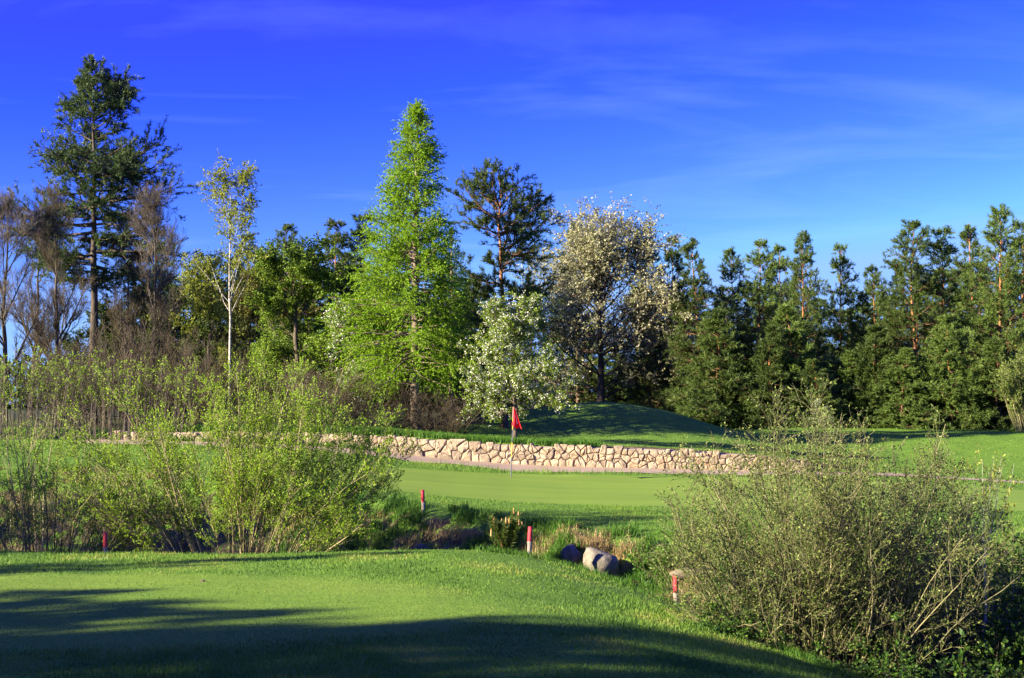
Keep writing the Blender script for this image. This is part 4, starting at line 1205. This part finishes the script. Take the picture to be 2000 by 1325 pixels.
def far_lawn():
    rs = np.random.default_rng(901)
    n = 250000
    u = rs.random(n)
    y = 1 / (1 / 27 + u * (1 / 80 - 1 / 27))
    x = (rs.random(n) * 2 - 1) * (0.40 * y + 0.8)
    t = ditch_t(x, y)
    dw = y - smooth_interp(x, WALLY, 1.0)
    near = interp(x, [(-16, 3.5), (-5, 3.9), (-2.5, 4.1), (2, 3.9), (6, 3.1), (9, 2.7), (12, 1.6), (14, 1.5), (18, 3.6), (30, 9.3)])
    far = interp(x, [(-16, -0.6), (1, -0.7), (2, -1.3), (8, -1.3), (10, -0.6), (14, -0.5), (18, 1.5), (30, 7.2)])
    onpath = (dw > -near) & (dw < -far)
    fg = np.hypot((x - 5.5) / 13.5, (y - 40.5 - 0.03 * x) / 6.3) < 0.97
    forest = (dw > 2.0) & (x < -1.5)
    keep = (t > 0.97) & ~onpath & ~fg & ~forest
    x, y, dw = x[keep], y[keep], dw[keep]
    z = height(x, y)
    patch = np.clip(0.5 + 0.9 * fbm(x * 0.8, y * 0.6, 52, 4), 0, 1)
    rough = 2.0 * sstep(-8.0, -5.5, dw) * (1 - sstep(-2.9, -2.5, dw)) + (dw > -0.1) * (1 - sstep(3, 5, dw)) * (x < 3.5)
    h = rs.uniform(0.03, 0.055, len(x)) * (0.6 + 0.8 * patch) * (1 + 1.5 * rough * rs.random(len(x)))
    w = 0.012 * (y / 30)
    g = Geo(); blades(g, rs, np.stack([x, y, z], -1), h, w, 0.9, np.clip(patch * 0.5 + rs.random(len(x)) * 0.5, 0, 1))
    o = link('fairway_grass', g.mesh('fairway_grass', M['grass']))
    tag(o, 'grass of the far fairway, the mound and the fringe of the green', 'grass', kind='stuff')
far_lawn()
def tufts(name, label, mat, cx, cy, nb, h, w, lean, spread, seed, bend=0.5):
    rs = np.random.default_rng(seed)
    n = len(cx)
    hs_ = h * rs.uniform(0.55, 1.25, n)
    idx = np.repeat(np.arange(n), nb)
    x = cx[idx] + rs.normal(size=len(idx)) * spread; y = cy[idx] + rs.normal(size=len(idx)) * spread
    z = height(x, y)
    g = Geo()
    tint_ = rs.random(n)
    blades(g, rs, np.stack([x, y, z], -1), hs_[idx] * rs.uniform(0.6, 1.15, len(idx)), np.full(len(idx), w), lean, np.clip(tint_[idx] * 0.6 + 0.4 * rs.random(len(idx)), 0, 1), bend)
    o = link(name, g.mesh(name, M[mat]))
    tag(o, label, 'grass', kind='stuff')
rs = np.random.default_rng(902)
def scatter(n, f):
    y = rs.uniform(12, 40, n); x = (rs.random(n) * 2 - 1) * (0.40 * y + 0.8)
    t = ditch_t(x, y)
    k = f(x, y, t)
    return x[k], y[k]
pn = lambda x, y, s: fbm(x * 0.8, y * 0.8, s, 3)
cx, cy = scatter(12000, lambda x, y, t: (t > 0.06) & (t < 1.04) & (pn(x, y, 61) > -0.08) & (rs.random(len(x)) < 0.55))
tufts('bank_grass', 'long green grass tufts on the ditch banks', 'rough_grass', cx, cy, 15, 0.20, 0.012, 0.8, 0.08, 903)
cx, cy = scatter(26000, lambda x, y, t: (t > 0.25) & (t < 0.98) & ((x < -4.5) | (x > 4.5)) & (pn(x, y, 61) < 0.02) & (pn(x, y, 62) > -0.02) & (rs.random(len(x)) < 0.5))
tufts('dry_grass', 'dead straw-coloured grass hanging over the ditch banks', 'straw', cx, cy, 18, 0.22, 0.011, 1.3, 0.07, 904, 0.9)
def bank_scatter(n, x0, x1, t0, t1, f):
    x = rs.uniform(x0, x1, n); t = rs.uniform(t0, t1, n)
    yn = smooth_interp(x, NEAR, 0.5); yb = smooth_interp(x, BANK, 0.6)
    y = yn + t * (yb - yn)
    k = f(x, y)
    return x[k], y[k]
cx, cy = bank_scatter(2700, -5.5, 5.5, 0.45, 1.06, lambda x, y: (fbm(x * 1.3, y * 1.3, 63, 3) > -0.18))
tufts('bank_tussocks', 'bright green grass tussocks on the open far bank of the ditch', 'rough_grass', cx, cy, 19, 0.22, 0.014, 0.75, 0.07, 908)
cx, cy = bank_scatter(1700, -5.5, 6.5, 0.42, 0.86, lambda x, y: (fbm(x * 1.3, y * 1.3, 63, 3) < -0.12) & (rs.random(len(x)) < 0.8))
tufts('straw_tussocks', 'dead pale grass tussocks hanging on the open far bank of the ditch', 'straw', cx, cy, 22, 0.24, 0.011, 1.3, 0.06, 909, 0.9)
cx, cy = scatter(60000, lambda x, y, t: (t > -0.03) & (t < 0.16) & (x > -0.6) & (rs.random(len(x)) < 0.9))
tufts('edge_grass', 'longer grass along the edge of the near lawn', 'rough_grass', cx, cy, 16, 0.13, 0.008, 0.9, 0.06, 905)
n = 1300
wx = rs.uniform(-5.5, 3.2, n); wy_ = smooth_interp(wx, WALLY, 1.0) + 0.45 + rs.random(n) ** 1.4 * 2.4
tufts('wall_top_grass', 'bright long grass along the top of the stone wall', 'rough_grass', wx, wy_, 16, 0.22, 0.018, 0.7, 0.08, 906)
n = 900
wx = rs.uniform(-14, -4.4, n); wy_ = smooth_interp(wx, WALLY, 1.0) + rs.uniform(-0.2, 1.6, n)
tufts('wall_weeds', 'weeds growing over the low left end of the stone wall', 'rough_grass', wx, wy_, 14, 0.30, 0.022, 0.7, 0.08, 907)

# daffodil leaves and two dandelions by the ditch, a clod on the lawn
def daffodil():
    rs = np.random.default_rng(31)
    n = 16
    g = Geo()
    blades(g, rs, np.stack([rs.normal(size=n) * 0.05, rs.normal(size=n) * 0.05, np.zeros(n)], -1), rs.uniform(0.28, 0.42, n), np.full(n, 0.022), 0.45, rs.random(n) * 0.4, 0.2)
    x, d = at(672, 26.6), 26.6
    o = link('daffodil_leaves', g.mesh('daffodil_leaves', M['rough_grass']), None, (x, d, hz(x, d)))
    tag(o, 'clump of upright daffodil leaves behind the lawn edge, right of the bright willow bush', 'plant')
daffodil()
for k, (px, d, lab) in enumerate(((1349, 22.9, 'yellow dandelion just right of the nearest stake, the higher one'), (1366, 22.3, 'yellow dandelion between the nearest stake and the big bush, the lower one'))):
    rs2 = np.random.default_rng(60 + k)
    x = at(px, d)
    g = Geo(); cyl(g, rs2, [(0, 0, -0.03), (0.01, 0, 0.15), (0, 0, 0.30)], [0.005, 0.005, 0.005], 5)
    h = Geo()
    a = np.arange(26) * 2.4
    leaves(h, rs2, np.tile([[0, 0, 0.30]], (26, 1)), nrm(np.stack([np.cos(a), np.sin(a), np.linspace(0.1, 1.2, 26)], -1)), 0.03, 0.012)
    place('dandelion', lab, 'flower', 'dandelions', (x, d, hz(x, d)), [('stalk', g.mesh('stalk', M['rough_grass'])), ('flower_head', h.mesh('flower_head', M['yellow_flower']))])
x, d = at(400, 20.0), 20.0
o = link('clod', rock_mesh(90, M['bark'], 0.035, 0.03, 0.025), None, (x, d, hz(x, d) + 0.012))
tag(o, 'small brown clod lying on the near lawn', 'clod')

# ---------------------------------------------------------------- far wood closing the view
def far_wood():
    rs = np.random.default_rng(71)
    n = 14000
    y = rs.uniform(150, 172, n)
    x = (rs.random(n) * 2 - 1) * 120
    topz = 6.0 + 3.5 * fbm(x * 0.10, x * 0, 72, 4)
    z = rs.random(n) ** 0.8 * topz + height(x, y) * 0 + 0.3
    c = Geo()
    leaves(c, rs, np.stack([x, y, z], -1), nrm(rs.normal(size=(n, 3))), 1.1, 0.9)
    o = link('far_wood', c.mesh('far_wood', M['dark_leaf']))
    tag(o, 'distant line of woodland seen through the bare trees', 'woodland', kind='stuff')
far_wood()
